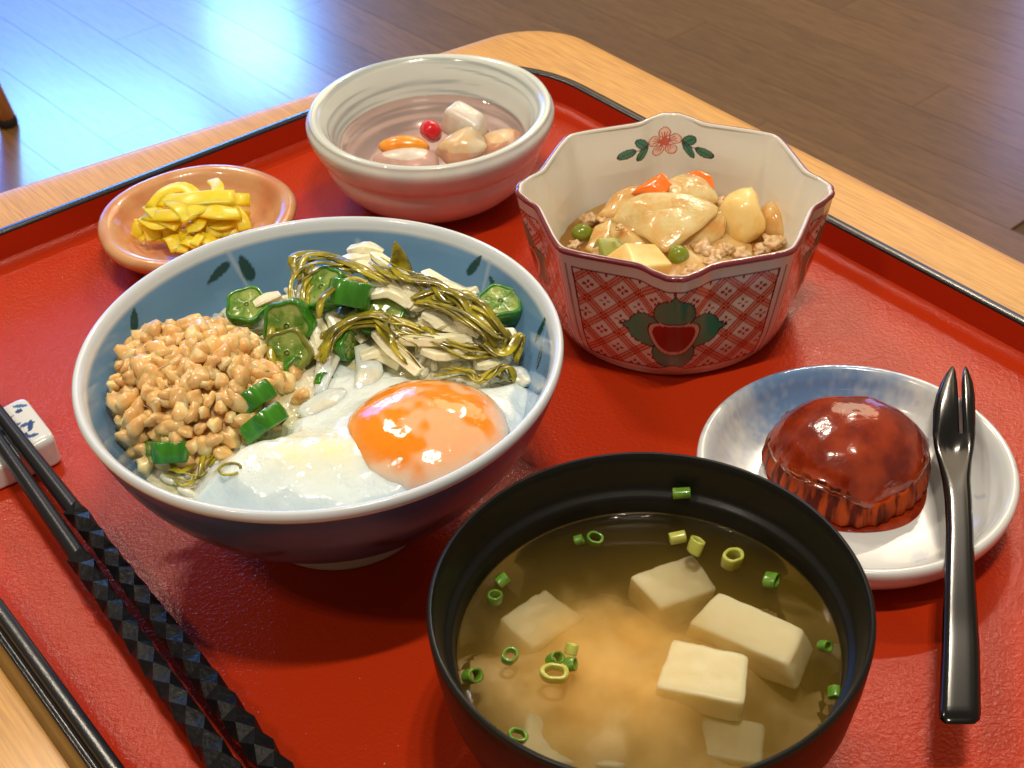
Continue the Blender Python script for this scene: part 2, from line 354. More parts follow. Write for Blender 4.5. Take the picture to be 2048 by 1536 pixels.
for a, b in ((6, 6), (84, 6), (84, 56), (6, 56)):
    p = corner+dr*a-dl*b; obj('leg', *tube([(p[0], p[1]-40, 0), (p[0], p[1]-40, 68.)], 5, 5, 8, up=(0, 1, 0), sq=.4), M['maple'], tab)
# chair whose leg shows at the left edge
c0 = at(17, 250, -71)
ch = thing('wooden_chair', 'brown wooden chair leg with a dark foot at the left edge of the floor', 'chair', c0)
for k, (dx, dy) in enumerate(((0, 0), (-42, -4), (-66, 36), (-27, 44))):
    ix = -9 if dx > -30 else 4
    l = obj('leg', *tube([(dx, dy, 1.2), (dx+ix, dy+2, 42)], 3.6, 3.6, 10, up=(0, 1, 0), taper=lambda t: .75+.35*t), M['leg'], ch)
    obj('foot_cap', *lathe([(0.01, .0), (1.2, 0), (1.5, .3), (1.45, 1.2), (1.2, 1.6)], 20), M['legcap'], l).location = (dx*U, dy*U, 0)
obj('seat', *slab(rounded_poly([(-50, -2), (-8, 2), (-34, 46), (-74, 40)], [5]*4), [(0, 42), (0, 44.5), (.5, 45), (3, 45)]), M['leg'], ch)
obj('backrest', *tube([(-60, 45, 45), (-60, 45.5, 80)], 4, 4, 8, up=(0, 1, 0)), M['leg'], ch)

# ------------------------------------------------------------------ tray
nB = np.array([-math.sin(angB), math.cos(angB)]); nA = np.array([-math.sin(angA), math.cos(angA)])
def tp(b, a): # offsets along the two normals -> xy
    return np.linalg.solve(np.array([nB, nA]), np.array([b, a]))
Aoff = 55.85; print('A', at(0, 470, 1.4)[:2]@nA, at(430, 315, 1.4)[:2]@nA, at(620, 228, 1.4)[:2]@nA)
inner = rounded_poly([tp(41.85, Aoff), tp(41.85, 6), tp(6.65, 6), tp(6.65, Aoff)], [6.5, 3, 3, 3], 20)
tray = thing('serving_tray', 'red lacquered tray with a black rim holding the whole meal', 'tray', (*tp(24, 30), TZ))
to = np.array([*tp(24, 30), TZ])
tl_, th_ = [], []
# floor as its own dense-enough sheet
v, f = slab(inner, [(0, .22), (.05, .16), (.22, .04), (.5, 0), (1.2, 0)])
me = mesh('tray_floor', np.array(v)-to, f, M['tray_red']); fixn(me); link('tray_floor', me, tray)
v, f = slab(inner, [(0.0, .215), (-.03, .8), (-.06, 1.30)], False); me = mesh('inner_wall', np.array(v)-to, f, M['tray_wall']); link('inner_wall', me, tray)
v, f = slab(inner, [(-.06, 1.298), (-.07, 1.36), (-.12, 1.40), (-.46, 1.40), (-.52, 1.36), (-.54, 1.16), (-.58, 1.10), (-.70, 1.10), (-.74, 1.15), (-.80, 1.14), (-.84, 1.05), (-.98, TZ+.05), (-.95, TZ+.01), (-.4, TZ+.005)], False)
me = mesh('rim', np.array(v)-to, f, M['tray_black']); link('rim', me, tray)

parts = []
for k in range(70):
    x_, y_ = rng.uniform(0, 1), rng.uniform(0, 1); q = tp(7.5+x_**1.6*33, 10+y_*44); v0, f0 = ico(1, .5, 1, tuple(rng.uniform(.012, .035, 3)), k); parts.append((v0+np.array([q[0], q[1], .02])-to, f0))
o = obj('dust_specks', *merge(parts), M['foot'], tray); o['kind'] = 'stuff'
# ------------------------------------------------------------------ blue bowl
BC = np.array([-6.0, 37.4, 0]); BR = 7.68
bin_ = [(.01, 1.35), (2.5, 1.45), (3.8, 1.9), (4.7, 2.6), (5.45, 3.5), (6.05, 4.4), (6.55, 5.2), (6.97, 6.0), (7.32, 6.72)]
def hit(px, py, C, prof, far=True):
    "height at which the sight line of a pixel meets the inner wall of a round bowl"
    best = None
    for z in np.linspace(prof[-1][1], prof[0][1]+.05, 400):
        p = at(px, py, z)-C
        if np.hypot(p[0], p[1]) >= interp(prof, z) and p[1] > 0: return math.atan2(p[1], p[0]), z
    return None
def dense(prof, step):
    P = [np.array(prof[0], float)]
    for a, b in zip(prof[:-1], prof[1:]):
        a, b = np.array(a, float), np.array(b, float); n = max(1, int(np.linalg.norm(b-a)/step))
        P += [a+(b-a)*k/n for k in range(1, n+1)]
    return [tuple(p) for p in P]
def smoothprof(prof, n): return [tuple(p) for p in spline([np.array(p) for p in prof], n)]
bowl = thing('rice_bowl', 'large blue porcelain bowl with dark painted leaves holding egg, okra and natto', 'bowl', BC)
N = 720
pi_ = smoothprof(bin_, 110); v, f = lathe(pi_, N); me = mesh('inside', v, [q[::-1] for q in f], M['bluebowl'])
V = np.array(v); th = np.arctan2(V[:, 1], V[:, 0]); zz = V[:, 2]; rr = np.hypot(V[:, 0], V[:, 1])
col = np.tile(np.array([.13, .28, .50]), (len(V), 1))
nz = vnoise(th*3, zz, .9, 1)[:, None]; col *= 1+.18*nz
k = np.clip((zz-6.55)/.15, 0, 1)[:, None]; col = lerp(col, np.array([.74, .76, .74]), k)
def paint(col, mask, c, soft=1):
    return lerp(col, np.array(c), np.clip(mask, 0, 1)[:, None]*soft)
def angd(a, b): return (a-b+PI) % (2*PI)-PI
def leaf(col, th, zz, R, t0, z0, ang, L, W, c):
    u = angd(th, t0)*R; s = (zz-z0)*1.45; a = u*math.cos(ang)+s*math.sin(ang); b = -u*math.sin(ang)+s*math.cos(ang)
    return paint(col, (1-((a/L)**2+(b/(W*np.clip(1-.35*a/L, .2, 2)))**2))*6, c)
LEAFC = (.012, .055, .06)
def at_sprig(col, px, t_or, leaves, stem):
    pass
sprigs = [((436, 546), -.5, .62, .20), ((492, 536), 1.45, .66, .24), ((950, 530), 1.9, .62, .17), ((988, 574), .75, .5, .18), ((1083, 655), 1.45, .75, .16),
          ((1080, 712), .8, .55, .18), ((268, 640), 2.2, .5, .2), ((700, 440), 1.6, .1, .05)]
for (px, py), a, Lf, Wf in sprigs[:7]:
    h = hit(px, py, BC, bin_)
    if h: col = leaf(col, th, zz, rr, h[0], h[1], a, Lf, Wf, LEAFC)
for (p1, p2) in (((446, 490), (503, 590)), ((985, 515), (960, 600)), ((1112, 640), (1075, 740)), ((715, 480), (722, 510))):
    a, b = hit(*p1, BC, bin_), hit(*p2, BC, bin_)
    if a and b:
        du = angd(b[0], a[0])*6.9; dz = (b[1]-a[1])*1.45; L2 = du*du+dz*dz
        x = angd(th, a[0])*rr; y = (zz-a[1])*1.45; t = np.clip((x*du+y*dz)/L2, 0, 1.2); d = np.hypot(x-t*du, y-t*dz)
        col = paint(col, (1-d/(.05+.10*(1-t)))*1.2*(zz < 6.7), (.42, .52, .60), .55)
setcol(me, col); link('inside', me, bowl)
brim = smoothprof([(7.30, 6.68), (7.40, 6.88), (7.54, 7.0), (7.66, 6.93), (7.69, 6.76), (7.62, 6.60)], 14)
v, f = lathe(brim, 240); me = mesh('rim', v, [q[::-1] for q in f], M['bluebowl']); setcol(me, np.tile((.68, .76, .84), (len(v), 1))); link('rim', me, bowl)
bo = smoothprof([(7.625, 6.61), (7.45, 6.0), (7.05, 5.0), (6.5, 4.1), (5.8, 3.2), (4.9, 2.3), (3.9, 1.55), (3.2, 1.15), (2.95, 1.0)], 60)
M['navy'] = mat('dark navy glaze', (.1, .1, .2), .3, paint=True, coat=.12, coatr=.12, spec=.35)
v, f = lathe(bo, 360); me = mesh('outside', v, [q[::-1] for q in f], M['navy'])
V = np.array(v); th = np.arctan2(V[:, 1], V[:, 0]); zz = V[:, 2]; rr = np.hypot(V[:, 0], V[:, 1])
col = np.tile(np.array([.05, .085, .19]), (len(V), 1)); col *= 1+.2*vnoise(th*4, zz, 1, 3)[:, None]
for q in range(9):
    t0 = q*2*PI/9+.25
    for da, aa in ((-.11, 2.3), (.11, .85), (0, 1.57)):
        col = leaf(col, th, zz, rr, t0+da, 4.6-(.6 if da == 0 else 0), aa, .7, .24, (.012, .025, .045))
setcol(me, col); link('outside', me, bowl)
obj('foot_ring', *lathe(smoothprof([(3.25, 1.2), (3.12, .85), (3.06, .4), (3.02, .05), (2.92, .0), (2.8, .04), (2.75, .5), (2.7, 1.1)], 24), 120), M['foot'], bowl)

# ------------------------------------------------------------------ food in the blue bowl
def zb(x, y):
    "height of the rice bed and the heap on it"
    dx, dy = x-BC[0], y-BC[1]; r = np.hypot(dx, dy)
    z = 4.75+.25*np.exp(-(r/5)**2)
    z = z+1.15*np.exp(-(((x+3.3)/3.4)**2+((y-40.6)/2.0)**2))       # yam and seaweed heap at the back
    z = z+.55*np.exp(-(((x+8.2)/2.0)**2+((y-38)/2.4)**2))
    return z
g = np.arange(-6.6, 6.61, .13); X, Y = np.meshgrid(g+BC[0], g+BC[1], indexing='ij')
Z = zb(X, Y)+.10*vnoise(X, Y, 1.8, 4)
keep = np.hypot(X-BC[0], Y-BC[1]) < 6.52
v, f = heightfield(X, Y, Z, keep)
rt = thing('cooked_rice', 'bed of white rice and sticky yam filling the blue bowl', 'rice', (BC[0], BC[1], 4.7))
base = np.array([BC[0], BC[1], 4.7])
obj('rice_bed', np.array(v)-base, f, M['slime'], rt)
parts = []
gv, gf = lathe([(.01, -.33), (.1, -.26), (.15, 0), (.1, .26), (.01, .33)], 7)
gv = np.array(gv)
for k in range(700):
    a, r = rng.uniform(0, 2*PI), 6.4*math.sqrt(rng.uniform(.25, 1)); x, y = BC[0]+r*math.cos(a), BC[1]+r*math.sin(a)
    parts.append((gv@rotm(PI/2+rng.uniform(-.4, .4), rng.uniform(-.3, .3), rng.uniform(0, 6.28)).T+np.array([x, y, float(zb(x, y))+.08])-base, gf))
o = obj('rice_grains', *merge(parts), M['rice'], rt); o['kind'] = 'stuff'

# natto heap
bean_me = []
for s in range(10):
    v, f = ico(2, .95, .95, (.33*(.8+.05*s), .27, .21+.01*s), s+1)
    bean_me.append(mesh('natto_bean', v, f, M['natto']))
NC = np.array([-10.35, 37.5, 5.0])
def znat(x, y):
    q = ((x-NC[0])*math.cos(.35)+(y-NC[1])*math.sin(.35))/2.9; p = (-(x-NC[0])*math.sin(.35)+(y-NC[1])*math.cos(.35))/3.3
    return 4.75+2.1*np.sqrt(np.clip(1-(q*q+p*p), 0, 1))
nat = thing('natto', 'heap of light brown sticky chopped natto beans at the left of the blue bowl', 'natto', NC)
g = np.arange(-3.6, 3.61, .12); X, Y = np.meshgrid(g+NC[0], g+NC[1], indexing='ij'); Zn = znat(X, Y)-.22+.10*vnoise(X, Y, 2.5, 6)
ok = (znat(X, Y) > 4.8) & (np.hypot(X-BC[0], Y-BC[1]) < 6.9)
v, f = heightfield(X, Y, Zn, ok); o = obj('bean_paste', np.array(v)-NC, f, M['natto_skin'], nat)
pts = []
tries = 0
while len(pts) < 285 and tries < 30000:
    tries += 1
    x, y = NC[0]+rng.uniform(-3.5, 3.5), NC[1]+rng.uniform(-3.6, 3.6)
    z = float(znat(x, y))
    if z < 4.8:
        continue
    R_ = interp(bin_, min(z, 6.7))-.28
    if math.hypot(x-BC[0], y-BC[1]) > R_: continue
    p = np.array([x, y, z+rng.uniform(-.16, .16)])
    if all(np.linalg.norm((p-q)*np.array([1, 1, .8])) > (.36) for q in pts): pts.append(p)
for (px, py) in ((560, 740), (585, 745), (600, 735), (545, 755), (575, 765), (598, 795), (540, 745), (510, 765), (470, 760), (300, 900), (280, 880), (265, 860), (290, 925), (250, 830), (400, 905), (425, 900), (415, 925), (270, 905), (205, 685), (190, 688)):
    z = 5.45 if px > 440 else (5.1 if px > 230 else 5.9); pts.append(at(px, py, z))
print('beans', len(pts))
for i, p in enumerate(pts):
    o = link('bean', bean_me[i % 10], nat, p-NC, (rng.uniform(-.9, .9), rng.uniform(-.9, .9), rng.uniform(0, 6.28)))
    s = rng.uniform(.72, 1.38); o.scale = (s, s*rng.uniform(.8, 1.1), s)

parts = []
for k in range(26):
    a_ = pts[rng.integers(0, len(pts)-20)]; b_ = pts[rng.integers(0, len(pts)-20)]
    if np.linalg.norm(a_-b_) > 2.6: continue
    mid = (a_+b_)/2+np.array([0, 0, .18]); parts.append(tube(spline([a_+np.array([0, 0, .18]), mid, b_+np.array([0, 0, .18])], 8)-NC, .022, .022, 5))
o = obj('sticky_threads', *merge(parts), M['rice'], nat); o['kind'] = 'stuff'
# okra
def okra(px, py, z, axis, R, Ln, label, olive=False, cut=False):
    c = at(px, py, z); ax = Vector(axis).normalized(); q = ax.to_track_quat('Z', 'Y')
    t = thing('okra_slice', label, 'okra', c, 'okra slices in the blue bowl'); t.rotation_euler = q.to_euler()
    ro = 'okra_olive' if olive else 'okra'
    rf = lambda a, i: 1+.075*math.cos(5*a)
    h = Ln/2
    v, f = lathe([(R*.84, -h), (R*.97, -h), (R, -h+.05), (R*1.03, 0), (R, h-.05), (R*.97, h), (R*.84, h), (R*.84, h-.10)], 60, rf)
    obj('rind', v, f, M[ro], t)
    for s in (-1, 1):
        # flesh face with five sunk cells
        nr, na = 9, 60; v = [(0, 0, s*(h-.05))]; f = []; 
        for i in range(1, nr+1):
            r = R*.86*i/nr
            for j in range(na):
                a = 2*PI*j/na; rad = r*rf(a, 0)
                cell = math.exp(-((r/R-.50)/.17)**2)*max(0, math.cos(5*(a)))**.8
                v.append((rad*math.cos(a), rad*math.sin(a), s*(h-.04-.045*cell)))
        for j in range(na): f.append((0, 1+j, 1+(j+1) % na))
        for i in range(nr-1):
            for j in range(na): a, b = 1+i*na+j, 1+i*na+(j+1) % na; f.append((a, b, b+na, a+na))
        fl = obj('flesh', v, f if s > 0 else [x[::-1] for x in f], M['okra_in'], t)
        for k in range(5):
            a = 2*PI*k/5; sv, sf = ico(1, .1, 1, (R*.17, R*.13, .06), k)
            obj('seed', sv+np.array([R*.5*math.cos(a), R*.5*math.sin(a), s*(h-.12)]), sf, M['okra_seed'] if k % 2 else M['okra_pit'], fl)
    return t
okra(503, 805, 5.7, (-.55, .5, .60), .78, .66, 'dark green okra slice lying on its side right of the natto, farther of the pair')
okra(527, 848, 5.6, (-.52, .5, .60), .74, .62, 'shiny green okra slice lying on its side beside the egg white, nearer of the pair')
okra(340, 902, 5.3, (.02, .60, .80), .72, .66, 'green okra slice lying under the natto at the lower left rim')
okra(495, 615, 6.1, (.0, -.35, 1), .72, .5, 'okra slice with its cut face up behind the natto heap')
okra(580, 650, 6.2, (-.25, -.9, .55), .86, .7, 'large okra slice standing on edge with its cut face forward, right of the natto')
okra(578, 705, 5.8, (-.15, -.8, .6), .8, .55, 'olive green okra slice in seaweed slime below the large slice', olive=True)
okra(650, 580, 6.75, (-.45, -.25, .85), .80, .55, 'bluish green okra slice with cut face up on top of the heap')
okra(703, 590, 6.8, (.25, .62, .75), .80, .85, 'bright green okra slice leaning on the top of the heap with wet highlights')
okra(1000, 612, 6.0, (.1, -.15, 1), .76, .62, 'okra slice at the right wall of the blue bowl showing a yellow cut face')
okra(760, 628, 6.35, (.1, -.5, .85), .8, .35, 'thin okra slice half buried under yam strips in the middle of the heap')
okra(692, 690, 5.9, (1, -.5, .2), .5, .4, 'small okra slice inside a loop of seaweed')
okra(648, 765, 5.45, (.8, -.4, .5), .32, .3, 'tiny okra scrap sunk in the egg white left of the yolk')
okra(590, 737, 5.5, (.5, -.6, .3), .4, .35, 'small okra scrap beside the loose natto beans')
# yam strips
def strip(P, w, h, m, name, label, cat, group, sq=.55, n=10, rnd=.0):
    c = np.mean(P, axis=0); t = thing(name, label, cat, c, group)
    return t
def strand(name, P, w, h, m, label, cat, group, sq=1, n=8, k=14, up=(0, 0, 1), twist=0, ends=.5):
    C = spline(P, k); c = C.mean(0)
    v, f = tube(C-c, w, h, n, up=up, sq=sq, twist=twist, taper=lambda t: ends+(1-ends)*min(1, 6*t, 6*(1-t)))
    o = obj(name, v, f, m, None, c); return tag(o, label, cat, group)
YG = 'yam strips in the heap at the back of the blue bowl'
def yam(P, w, h, label='pale shredded yam strip in the heap at the back of the blue bowl', tw=.5):
    C = spline(P, 7); c = C.mean(0); v, f = tube(C-c, w, h, 8, up=(0.1, 0.2, 1), sq=.45, twist=tw, taper=lambda t: .8+.2*math.sin(PI*t))
    v = v+.035*np.array([[mn.noise(Vector(p*2.1)), mn.noise(Vector(p*2.1+5)), mn.noise(Vector(p*2.1+9))] for p in v])
    return tag(obj('yam_strip', v, f, M['yam'], None, c, smooth=False), label, 'yam strip', YG)
sp_ = [[(745, 505, 7.0), (790, 540, 6.9), (850, 600, 6.6)], [(660, 535, 6.9), (700, 520, 7.05), (740, 515, 7.0)], [(720, 520, 7.0), (760, 560, 6.95), (830, 610, 6.6)],
       [(830, 560, 6.8), (890, 575, 6.6), (950, 590, 6.3)], [(850, 545, 6.8), (880, 565, 6.7), (930, 585, 6.4)], [(740, 590, 6.9), (780, 585, 6.9), (820, 610, 6.6)],
       [(755, 665, 6.2), (790, 700, 6.1), (840, 745, 5.7)], [(800, 680, 6.2), (870, 680, 6.1), (940, 675, 5.9)], [(845, 700, 5.9), (890, 712, 5.8), (945, 690, 5.8)],
       [(630, 640, 6.2), (640, 670, 6.1), (650, 720, 5.8)], [(660, 630, 6.3), (675, 650, 6.2), (680, 680, 6.1)], [(905, 620, 6.3), (930, 650, 6.2), (960, 670, 6.0)],
       [(850, 625, 6.4), (880, 640, 6.3), (890, 655, 6.2)], [(960, 650, 6.0), (1000, 690, 5.6), (1010, 720, 5.3)], [(1015, 660, 5.7), (1020, 680, 5.6), (1022, 700, 5.4)],
       [(560, 590, 6.3), (530, 600, 6.3), (510, 610, 6.2)], [(600, 560, 6.6), (630, 545, 6.8), (660, 540, 6.9)], [(880, 600, 6.5), (920, 590, 6.5), (950, 580, 6.3)],
       [(950, 730, 5.6), (990, 725, 5.5), (1010, 715, 5.4)], [(700, 500, 6.9), (735, 495, 7.1), (765, 508, 6.9)], [(810, 560, 6.8), (825, 590, 6.7), (835, 620, 6.5)]]
YL = ['long yam strip running down from the very top of the heap beside the dark frond', 'yam strip under the seaweed arch at the top left of the heap', 'yam strip leaning from the heap top to the okra with wet highlights',
 'yam strip pointing from the middle of the heap towards the right okra slice', 'upper yam strip right of the dark pointed frond', 'short broad yam strip between the leaning okra and the half-buried okra', 'broad yam strip slanting down to the top of the yolk',
 'thick yam strip lying level above the egg yolk', 'yam strip lying level below the thick one above the yolk', 'yam strip standing left of the white streak under the bluish okra', 'yam strip beside the white streak, right of the first one', 'yam strip under the big seaweed bundle at the right',
 'short yam strip in the centre of the heap between two seaweed bundles', 'yam strip sliding down the right side of the heap', 'short yam piece at the right wall below the okra slice', 'yam strip reaching left over the okra behind the natto', 'yam strip at the left foot of the seaweed arch', 'yam strip just below the right okra slice group, pointing to the back wall',
 'short yam strip at the right end of the egg white', 'topmost yam piece at the crest of the heap', 'yam strip crossing the middle of the heap below the crest']
for q, P in enumerate(sp_):
    yam([at(a, b, c) for a, b, c in P], rng.uniform(.46, .72), rng.uniform(.24, .36), YL[q])
for q in range(34):
    px, py = rng.uniform(600, 1010), rng.uniform(530, 735); c = at(px, py, 6.2); c[2] = float(zb(c[0], c[1]))+.22
    c = at(px, py, c[2]); c[2] = float(zb(c[0], c[1]))+rng.uniform(.1, .35); a = rng.uniform(-1.2, .6)
    if math.hypot(c[0]-BC[0], c[1]-BC[1]) > 5.6: continue
    d = np.array([math.cos(a), math.sin(a), rng.uniform(-.25, .25)])*rng.uniform(.5, 1.0)
    yam([c-d, c+np.array([0, 0, .15]), c+d], rng.uniform(.34, .6), rng.uniform(.2, .32), 'small pale yam shred tucked between the larger strips and seaweed of the heap')
WG = 'seaweed strands in the heap of the blue bowl'
def weed(P, w=.22, copies=1, label='olive seaweed strand tangled over the heap in the blue bowl', cat='seaweed'):
    for k in range(copies+(2 if copies > 1 else 0)):
        off = np.array([rng.uniform(-.3, .3), rng.uniform(-.28, .28), rng.uniform(-.12, .14)])*(0 if k == 0 else 1)
        PP = [at(a, b, c)+off+np.array([rng.uniform(-.26, .26), rng.uniform(-.24, .24), rng.uniform(-.06, .10)]) for a, b, c in P]
        strand('seaweed_strand', PP, w*rng.choice([.4, .6, .8, 1.1, 1.5]), .055, M['weed'], label, cat, WG, k=22, twist=rng.uniform(-2.2, 2.2))
weed([(600, 560, 6.8), (610, 520, 7.1), (660, 510, 7.2), (720, 535, 7.3), (760, 565, 7.1)], .24, 4, label='strand of the seaweed arch at the top left of the heap')
weed([(585, 610, 6.7), (600, 560, 6.9), (650, 530, 7.2), (700, 540, 7.25)], .22, 3, label='olive seaweed strand hanging down the left side of the top arch')
weed([(755, 535, 7.15), (800, 555, 7.1), (850, 575, 6.9), (900, 600, 6.75), (930, 600, 6.7)], .2, 3, label='olive seaweed strand running right from the dark frond across the heap')
weed([(640, 640, 6.9), (650, 590, 7.3), (690, 555, 7.35), (740, 570, 7.2)], .18, 1, label='thin seaweed strand looped over the bluish green okra')
weed([(830, 600, 6.7), (890, 590, 6.8), (930, 600, 6.8), (960, 640, 6.5), (995, 680, 6.0)], .24, 5, label='strand of the thick seaweed bundle bending down at the right side of the heap')
weed([(830, 612, 6.6), (880, 615, 6.7), (920, 635, 6.6), (970, 670, 6.2), (1000, 675, 6.0)], .22, 3, label='strand of the seaweed bundle below the thick right bundle')
weed([(650, 700, 6.1), (665, 665, 6.4), (710, 640, 6.6), (760, 640, 6.6), (800, 650, 6.5), (850, 665, 6.3)], .24, 4, label='strand of the seaweed loop arching left over the middle of the heap')
weed([(760, 635, 6.6), (780, 665, 6.5), (810, 700, 6.2), (835, 730, 5.8)], .2, 2, label='olive seaweed strand slanting down to the top of the egg yolk')
weed([(850, 660, 6.3), (880, 680, 6.2), (930, 700, 6.0), (980, 710, 5.8)], .22, 4, label='strand of the seaweed bundle lying level in the lower right of the heap')
weed([(870, 745, 5.75), (920, 748, 5.75), (960, 760, 5.75), (985, 735, 5.8), (1005, 745, 5.6), (1012, 762, 5.4)], .2, 3, label='strand of the curled seaweed just above the right of the yolk')
weed([(960, 690, 6.0), (1000, 700, 5.8), (1025, 670, 5.9), (1030, 715, 5.4)], .26, 3, label='olive seaweed strand at the right wall under the okra slice')
weed([(640, 720, 5.7), (650, 690, 6.1), (680, 650, 6.4)], .2, 2, label='short seaweed strand curving down left of the white streak')
weed([(540, 650, 6.2), (548, 700, 6.0), (560, 735, 5.6)], .2, 1, label='olive seaweed strand lying over the olive green okra slice')
weed([(340, 940, 5.1), (380, 950, 5.1), (400, 935, 5.1)], .14, 2, label='fine seaweed thread on the rice under the natto at the front')
weed([(452, 860, 5.4), (440, 880, 5.3), (410, 935, 5.2)], .16, 2, label='olive seaweed thread beside the lower okra slices at the edge of the egg white')
# dark pointed frond at the top
C = at(800, 530, 7.0); v, f = tube([(0, 0, -.7), (0, 0, 0), (-.03, 0, .5), (-.1, 0, .95)], 1.0, .5, 10, up=(0, 1, 0), taper=lambda t: 1.0-.93*t**1.3)
tag(obj('seaweed_frond', v, f, M['weed'], None, C), 'dark pointed seaweed frond standing up at the back of the heap', 'seaweed')

# egg
EZ = 5.25
def cl(r_): return r_
pw_ = [(395, 985), (430, 930), (480, 905), (540, 890), (575, 865), (600, 800), (610, 740), (650, 720), (655, 690), (690, 690), (720, 725), (790, 735), (840, 755), (900, 765), (980, 770), (1040, 745), (1062, 770), (1065, 830), (1030, 930), (900, 1010), (700, 1045), (520, 1035)]
Pw = np.array([at(a, b, EZ)[:2] for a, b in pw_])
YC = np.array([-2.7, 34.45]); YR = 2.6
g1 = np.arange(-11, 2.2, .085); g2 = np.arange(29.5, 41.5, .085); X, Y = np.meshgrid(g1, g2, indexing='ij')
D = polydist(X, Y, Pw); rb = np.hypot(X-BC[0], Y-BC[1])
D = D+.22*vnoise(X, Y, 1.1, 9)
def dome(X, Y, c, a, b, rot, h):
    x = (X-c[0])*math.cos(rot)+(Y-c[1])*math.sin(rot); y = -(X-c[0])*math.sin(rot)+(Y-c[1])*math.cos(rot)
    return h*np.clip(1-(x/a)**2-(y/b)**2, 0, 1)**.5
lobe = at(575, 940, 5.4)
hump = np.exp(-(((X-lobe[0])/2.2)**2+((Y-lobe[1])/1.5)**2))*.75
Zw = 5.0+.42*np.clip(D/.6, -1.2, 1)-.25*(D < 0)*(-D)+hump+.10*vnoise(X, Y, .9, 11)+.03*vnoise(X, Y, 3, 12)
Zw += .55*np.exp(-(np.hypot(X-YC[0], Y-YC[1])/2.8)**4)
Zw -= .5*np.clip(rb-6.0, 0, 1)*0
keep = (D > -.35) & (rb < 6.85)
egg = thing('soft_boiled_egg', 'soft poached egg with an orange yolk at the front of the blue bowl', 'egg', (YC[0], YC[1], 5.0))
eb = np.array([YC[0], YC[1], 5.0])
v, f = heightfield(X, Y, Zw, keep); me = mesh('egg_white', np.array(v)-eb, f, M['eggwhite']); V = np.array(v)
lb = at(640, 925, 5.5); k = np.exp(-(((V[:, 0]-lb[0])/1.5)**2+((V[:, 1]-lb[1])/.9)**2))*(.75+.5*vnoise(V[:, 0], V[:, 1], 1.4, 41)); k = np.clip(k+.25*np.clip(vnoise(V[:, 0], V[:, 1], .8, 42), 0, 1), 0, 1)[:, None]
setcol(me, np.array([.80, .93, .93])*(1-k)+np.array([.96, .95, .55])*k); link('egg_white', me, egg)
g = np.arange(-2.6, 2.61, .07); X, Y = np.meshgrid(g+YC[0], g+YC[1], indexing='ij')
Zy = 5.30+dome(X, Y, YC, YR*1.02, YR, 0, 1.42)+.05*vnoise(X, Y, .9, 14)+.015*vnoise(X, Y, 3, 15)
v, f = heightfield(X, Y, Zy, (np.hypot(X-YC[0], Y-YC[1]) < YR*.995)); me = mesh('yolk', np.array(v)-eb, f, M['yolk']); V = np.array(v)-eb; rr_ = np.hypot(V[:, 0], V[:, 1])/YR
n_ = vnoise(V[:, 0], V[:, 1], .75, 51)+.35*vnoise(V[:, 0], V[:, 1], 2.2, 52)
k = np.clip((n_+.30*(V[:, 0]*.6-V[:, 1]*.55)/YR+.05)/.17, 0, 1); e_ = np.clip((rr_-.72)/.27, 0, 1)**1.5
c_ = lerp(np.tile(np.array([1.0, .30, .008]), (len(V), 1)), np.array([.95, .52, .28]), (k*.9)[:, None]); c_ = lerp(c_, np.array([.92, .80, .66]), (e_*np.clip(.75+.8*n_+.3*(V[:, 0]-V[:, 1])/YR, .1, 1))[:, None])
setcol(me, c_); link('yolk', me, egg)
# thin streaks of white over the heap
for k, (P, w_) in enumerate((([(690, 610), (680, 650), (665, 700), (650, 740), (640, 790)], .75), ([(720, 690), (740, 740), (720, 790)], .9), ([(600, 830), (650, 800), (690, 780)], .9), ([(980, 760), (1030, 745), (1055, 770)], .7))):
    PP = []
    for a, b in P:
        p = at(a, b, 6.0); z = float(zb(p[0], p[1]))+.42; p = at(a, b, z); PP.append(p)
    C_ = spline(PP, 16); c = C_.mean(0); v, f = tube(C_-c, w_, .25, 10, taper=lambda t: .35+.65*math.sin(PI*min(max(t, .02), .98))**.5)
    v = v+.08*np.array([[mn.noise(Vector(p*1.7)), mn.noise(Vector(p*1.7+5)), mn.noise(Vector(p*1.7+9))] for p in v])
    link('white_streak', mesh('white_streak', v, f, M['eggthin']), egg, c-eb)
c = at(460, 938, 5.95); v, f = tube([(.32*math.cos(a), .32*math.sin(a)*.8, 0) for a in np.linspace(0, 5.6, 16)], .1, .08, 6)
tag(obj('seaweed_ring', v, f, M['weed'], None, c), 'tiny seaweed ring lying alone on the egg white at the front', 'seaweed')

# ------------------------------------------------------------------ white bowl of fruit
WC = np.array([-3.05, 58.3, 0])
wb = thing('dessert_bowl', 'pale grey-white stoneware bowl of fruit in pink syrup at the back of the tray', 'bowl', WC)
wob = lambda t, i: 1+.008*math.sin(2*t+.5)+.006*math.sin(3*t+2)
wzf = lambda t, i: .07*math.sin(2*t+1)
wout = [(5.30, 3.95), (5.42, 3.70), (5.36, 3.3), (5.12, 2.75), (4.86, 2.45), (4.80, 2.2), (4.72, 1.8), (4.35, 1.1), (3.8, .55), (3.2, .25), (3.0, .05), (2.8, 0)]
win = [(.01, .75), (1.5, .8), (2.7, 1.1), (3.5, 1.6), (3.98, 2.2), (4.2, 2.7), (4.42, 3.3), (4.68, 3.75), (4.86, 4.0)]
bm_ = smoothprof(win+[(5.08, 4.12), (5.24, 4.08)]+wout, 150)
m = M['stone_white'].copy(); m.name = 'pale glaze with brushed rings'
nt = m.node_tree; p = nt.nodes['Principled BSDF']; tc = nt.nodes.new('ShaderNodeTexCoord')
cc_ = nt.nodes.new('ShaderNodeVectorMath'); cc_.operation = 'LENGTH'
